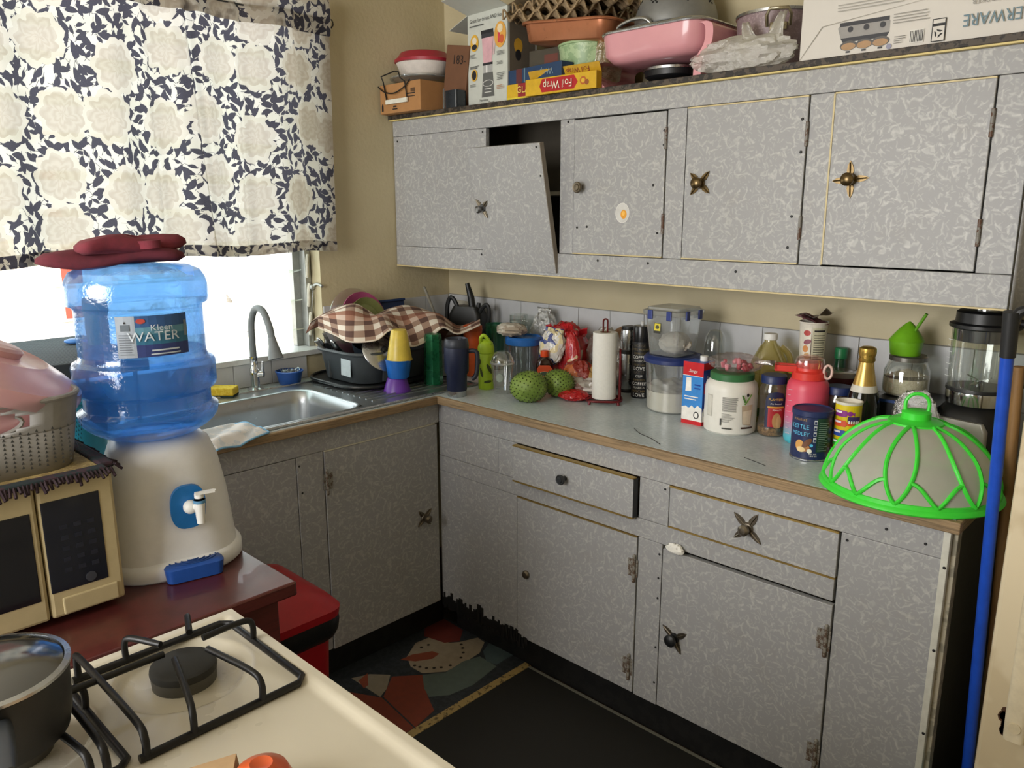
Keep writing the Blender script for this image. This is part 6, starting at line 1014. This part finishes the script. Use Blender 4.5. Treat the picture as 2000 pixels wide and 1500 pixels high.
# pink electric skillet
PNK = M('d3959c', .3, 0, .04, 8, 0, .4); psk = thing('electric_skillet', 'pink electric skillet with a glass lid on splayed handles', 'skillet', (1.190, -.165, SH), .0)
rloft('pan_body', [(.25, .19, .05, .064), (.30, .225, .055, .07), (.345, .25, .06, .09), (.355, .26, .06, .148), (.345, .25, .06, .148), (.3, .22, .05, .07)], PNK, psk, smooth=60)
for s_ in (-1, 1):
    g = G(); P = smoothpath([(s_*.175, 0, .14), (s_*.195, 0, .128), (s_*.195, 0, .085), (s_*.17, 0, .045), (s_*.165, 0, .0)] if s_ > 0 else [(s_*.165, 0, .075), (s_*.2, 0, .07), (s_*.205, 0, .045), (s_*.18, 0, .02), (s_*.16, 0, .0)], 6)
    for a in range(len(P)-1): g.add([(P[a].x-.012, -.115, P[a].z), (P[a].x-.012, .1, P[a].z), (P[a].x+.012, .1, P[a].z), (P[a].x+.012, -.115, P[a].z), (P[a+1].x-.012, -.115, P[a+1].z), (P[a+1].x-.012, .1, P[a+1].z), (P[a+1].x+.012, .1, P[a+1].z), (P[a+1].x+.012, -.115, P[a+1].z)], [(0, 3, 2, 1), (4, 5, 6, 7), (0, 4, 7, 3), (1, 2, 6, 5), (0, 1, 5, 4), (3, 7, 6, 2)])
    g.build('side_handle', PNK, psk, smooth=50)
lathe('heating_base', [(0, .02), (.06, .02), (.075, .03), (.078, .05), (.07, .056)], BLACK, psk, 32, sy=.8); lathe('base_ring', [(.072, .044), (.082, .046), (.082, .053), (.072, .055)], STEEL, psk, 32, sy=.8)
skl = rloft('glass_lid', [(.35, .255, .06, .15), (.33, .235, .06, .162), (.22, .15, .05, .172)], CLEAR('c9cccc', .2, '8a8c8c', .3), psk, smooth=60); g = G(); g.tube([(x, y, .151) for x, y in rrect(.358, .263, .06, 6)], .0045, 8, closed=True); g.build('lid_rim', STEEL, skl); tube('lid_handle', smoothpath([(-.13, -.09, .162), (-.115, -.095, .175), (-.07, -.095, .185), (-.03, -.095, .182), (-.01, -.09, .168)], 5), .0055, STEEL, skl, 8)
co_ = thing('colander', 'grey metal colander upside down on the skillet lid', 'colander', (1.175, -.115, SH+.172)); HEM = [(.125*math.cos(PI/2*i/14)**.9 if i < 14 else 0, .135*math.sin(PI/2*i/14)) for i in range(15)]; lathe('bowl', [(.13, 0), (.132, .004)]+HEM[0:], M('8c8d8c', .45, .6, .08), co_, 56); g = G()
for r0, n in ((.5, 1), (.8, 1)): pass
for c0 in range(8):
    for k in range(14):
        a = c0*PI/4+.16*math.cos(k*2.4)*(.4+.6*(k/14)**.5); e = .62+.24*math.sin(k*2.4)*(.4+.6*(k/14)**.5); p = Vector((.125*math.cos(e)**.9*math.cos(a), .125*math.cos(e)**.9*math.sin(a), .135*math.sin(e))); nrm = Vector((p.x, p.y, p.z)).normalized(); g.lathe([(0, .0012), (.0032, .001), (.0034, -.001)], 7, T=Matrix.Translation(p) @ nrm.to_track_quat('Z', 'Y').to_matrix().to_4x4())
g.build('drain_holes', M('1c1b18', .8), co_)['kind'] = 'stuff'
mp = thing('stock_pot', 'mauve speckled stock pot with a steel loop handle', 'pot', (1.508, -.125, SH)); MAU = mat_speck('857275', '9a888a', 160, .56, .4); lathe('wall', [(0, 0), (.095, 0), (.105, .008), (.109, .15), (.106, .15), (.1, .012), (0, .01)], MAU, mp, 56); lathe('rim', [(.106, .146), (.113, .149), (.113, .156), (.106, .158)], STEEL, mp, 56); hx = .5
hp = box('handle_plate', -.022, .022, -.004, .004, .098, .118, M('a89e84', .3, .8), mp, .003, loc=(.05, -.1, .0), rot=(0, 0, .45)); tube('handle_loop', [(-.028, -.006, .108), (-.03, -.03, .13), (-.022, -.045, .142), (.022, -.045, .142), (.03, -.03, .13), (.028, -.006, .108)], .0045, M('b5ab92', .25, .9), hp, 8); 
for x in (-.011, .011): lathe('rivet', [(0, 0), (.005, 0), (.004, .003), (0, .004)], STEEL, hp, 10, loc=(x, -.004, .108), rot=(PI/2, 0, 0))
wbg = thing('plastic_bag', 'knotted white plastic bag lying in front of the mauve pot', 'bag', (1.485, -.274, SH)); WB = CLEAR('f8f7f2', .5, 'f2f0e8', .14, .15, .9); blob('bag_body', (.13, .036, .040), WB, wbg, amp=.32, freq=1.9, seed=40, seg=52)
for k, (x, h_, tl2) in enumerate(((.02, .055, -.1), (.075, .065, .3))): g = G(); g.grid(lambda u, v: ((u-.5)*(.075-.06*v)+tl2*.12*v, .010*math.sin(u*9+v*4), h_*1.15*v), 10, 8); g.build('bag_ear', WB, wbg, loc=(x, 0, .055), solid=.0006)
# big white appliance carton, upside down
fb = thing('appliance_box', 'wide white slow cooker carton standing upside down on the cabinet', 'box', (1.652, -.292, SH)); CWT = M('cfcac2', .5, 0, .04, 6); box('carton_body', 0, .62, 0, .27, 0, .26, CWT, fb, .002)
sc_ = []
sc_ += [([(.1, .072), (.205, .072), (.212, .064), (.212, .04), (.1, .04), (.092, .064)], M('8d8a86', .4)), (rc(.096, .21, .066, .075), BK), ([(.1, .04), (.212, .04), (.206, .03), (.106, .03)], BK)]
for k in range(3): sc_ += [(ell(.122+.037*k, .058, .0065, .0065), BK), (ell(.12+.037*k, .022, .020, .011), M('4a4642', .4)), (ell(.12+.037*k, .02, .017, .008), M('a8845c', .5)), (rc(.115+.037*k, .125+.037*k, .006, .01), BK)]
sc_ += [(ell(.214, .008, .006, .006), M('8a8aa0', .5)), (rc(.258+.0, .288, .008, .036), M('d8d5ce', .5))]+[(rc(.259+.0032*k, .2606+.0032*k, .01, .034), INK) for k in range(9)]+[(rc(.304, .332, .004, .052), INK), (rc(.306, .330, .006, .036), M('cfcac2', .5)), (rc(.306, .330, .042, .05), M('cfcac2', .5))]
for k in range(3): a = k*2.094+.5; sc_ += [([(.318+.010*math.cos(a), .021+.010*math.sin(a)), (.318+.010*math.cos(a+1.5), .021+.010*math.sin(a+1.5)), (.318+.005*math.cos(a+1.5), .021+.005*math.sin(a+1.5)), (.318+.005*math.cos(a), .021+.005*math.sin(a))], INK)]
sc_ += lines(.225, .25, .012, .03, 4, M('77756f', .5), .3, .3, 2)+lines(.22, .30, .055, .08, 4, M('8d8a84', .5), .3, .2, 3)+lines(.09, .26, .1, .12, 3, M('a09d96', .5), .3, .2, 5)
prints(sc_, fb, 'front_print', loc=(0, 0, 0)); text('FARBERWARE', .036, M('5f7a86', .5), fb, (.455, -.0055, .04), (PI/2, PI, 0), sx=.8); text('SLOW COOKER', .014, M('8a8680', .5), fb, (.43, -.0055, .075), (PI/2, PI, 0))
prints([([(0, 0), (.001, 0), (.055, .072), (.054, .073)], M('77726a', .6)), ([(.054, .072), (.30, .098), (.30, .0985), (.054, .0735)], M('9a958c', .6))], fb, 'fold_crease', lift=.003)

# ================================================================ fridge, broom and stick in the gap
FRG = mat_speck('c4b494', 'd2c4a6', 5, .5, .4)
fg = thing('fridge', 'beige fridge with a rust spotted door beside the base cabinet', 'fridge'); box('cabinet_body', 2.314, 2.95, -.655, -.05, .02, 1.62, FRG, fg, .01)
dr_ = box('door', 2.306, 2.955, -.72, -.66, .03, 1.61, FRG, fg, .008); hdl = rloft('handle', [(.034, .03, .008, 0), (.036, .034, .01, .05), (.036, .034, .01, .75), (.034, .03, .008, .8)], M('d0c3a6', .4), dr_, loc=(2.366, -.735, .565)); lathe('screw_cover', [(0, 0), (.011, 0), (.0105, .002), (0, .0025)], M('c9bb9c', .4), hdl, 18, loc=(0, -.0165, .03), rot=(PI/2, 0, 0))
g = G(); rnd = random.Random(3)
for k in range(26):
    a = rnd.random(); x = 2.366+(.026 if k % 2 else -.024)+.008*rnd.random(); z = .555+.05*rnd.random()**2; r_ = .004+.006*rnd.random(); g.prism([(p[0], p[1]) for p in ell(x, z, r_, r_*1.2, 8)], 0, .0008)
for k in range(14): x = 2.325+.12*rnd.random(); z = .2+.34*rnd.random(); r_ = .0015+.002*rnd.random(); g.prism(ell(x, z, r_, r_*1.5, 7), 0, .0008)
g.build('rust_spots', M('4a2f1c', .9, 0, .3), dr_, loc=(0, -.72, 0), rot=(PI/2, 0, 0), smooth=0)['kind'] = 'stuff'
for x in (2.34, 2.9):
    for y in (-.6, -.1): lathe('foot', [(0, 0), (.02, 0), (.02, .021), (0, .021)], BLACK, fg, 12, loc=(x, y, 0))
br = thing('broom', 'broom with a bright blue handle and black grip end by the fridge', 'broom'); tube('shaft', [(2.258, -.475, .12), (2.250, -.625, 1.265)], .0115, M('1f4fc0', .35), br, 14); tube('grip', [(2.2505, -.623, 1.25), (2.250, -.634, 1.335)], [.0135, .0145], M('1c1d1f', .5), br, 14); g = G(); g.tube(smoothpath([(2.250, -.63, 1.30), (2.262, -.63, 1.335), (2.285, -.625, 1.335), (2.30, -.62, 1.325)], 4), .010, 10); g.build('hang_hook', M('1c1d1f', .5), br)
box('head', 2.225, 2.285, -.50, -.455, .07, .13, M('1f4fc0', .4), br, .004); g = G(); rnd = random.Random(8)
for k in range(60): x = 2.23+.05*rnd.random(); y = -.495+.035*rnd.random(); g.tube([(x, y, .075), (x+.01*(rnd.random()-.5), y, .0)], .0014, 4)
g.build('bristles', M('23405c', .8), br)['kind'] = 'stuff'
ws = thing('mop', 'mop with a plain wooden handle in the gap behind the broom', 'mop'); tube('shaft', [(2.255, -.30, .10), (2.222, -.36, 1.19)], .0115, mat_wood('6b4e2e', '8c683c', (40, 40, 4)), ws, 12); blob('mop_head', (.035, .05, .06), M('8d8674', .95, 0, .2, 90, .6), ws, loc=(2.247, -.30, 0), amp=.3, freq=4, seed=44)
dp = thing('dustpan', 'teal plastic dustpan standing on the floor in the dark gap', 'dustpan', (2.245, -.585, 0)); rloft('pan', [(.08, .13, .02, 0), (.085, .15, .025, .16), (.07, .12, .03, .27), (.03, .05, .012, .31)], M('1f8f98', .5), dp); tube('handle', [(0, 0, .29), (.0, .02, .33)], .010, M('1f8f98', .5), dp, 10)
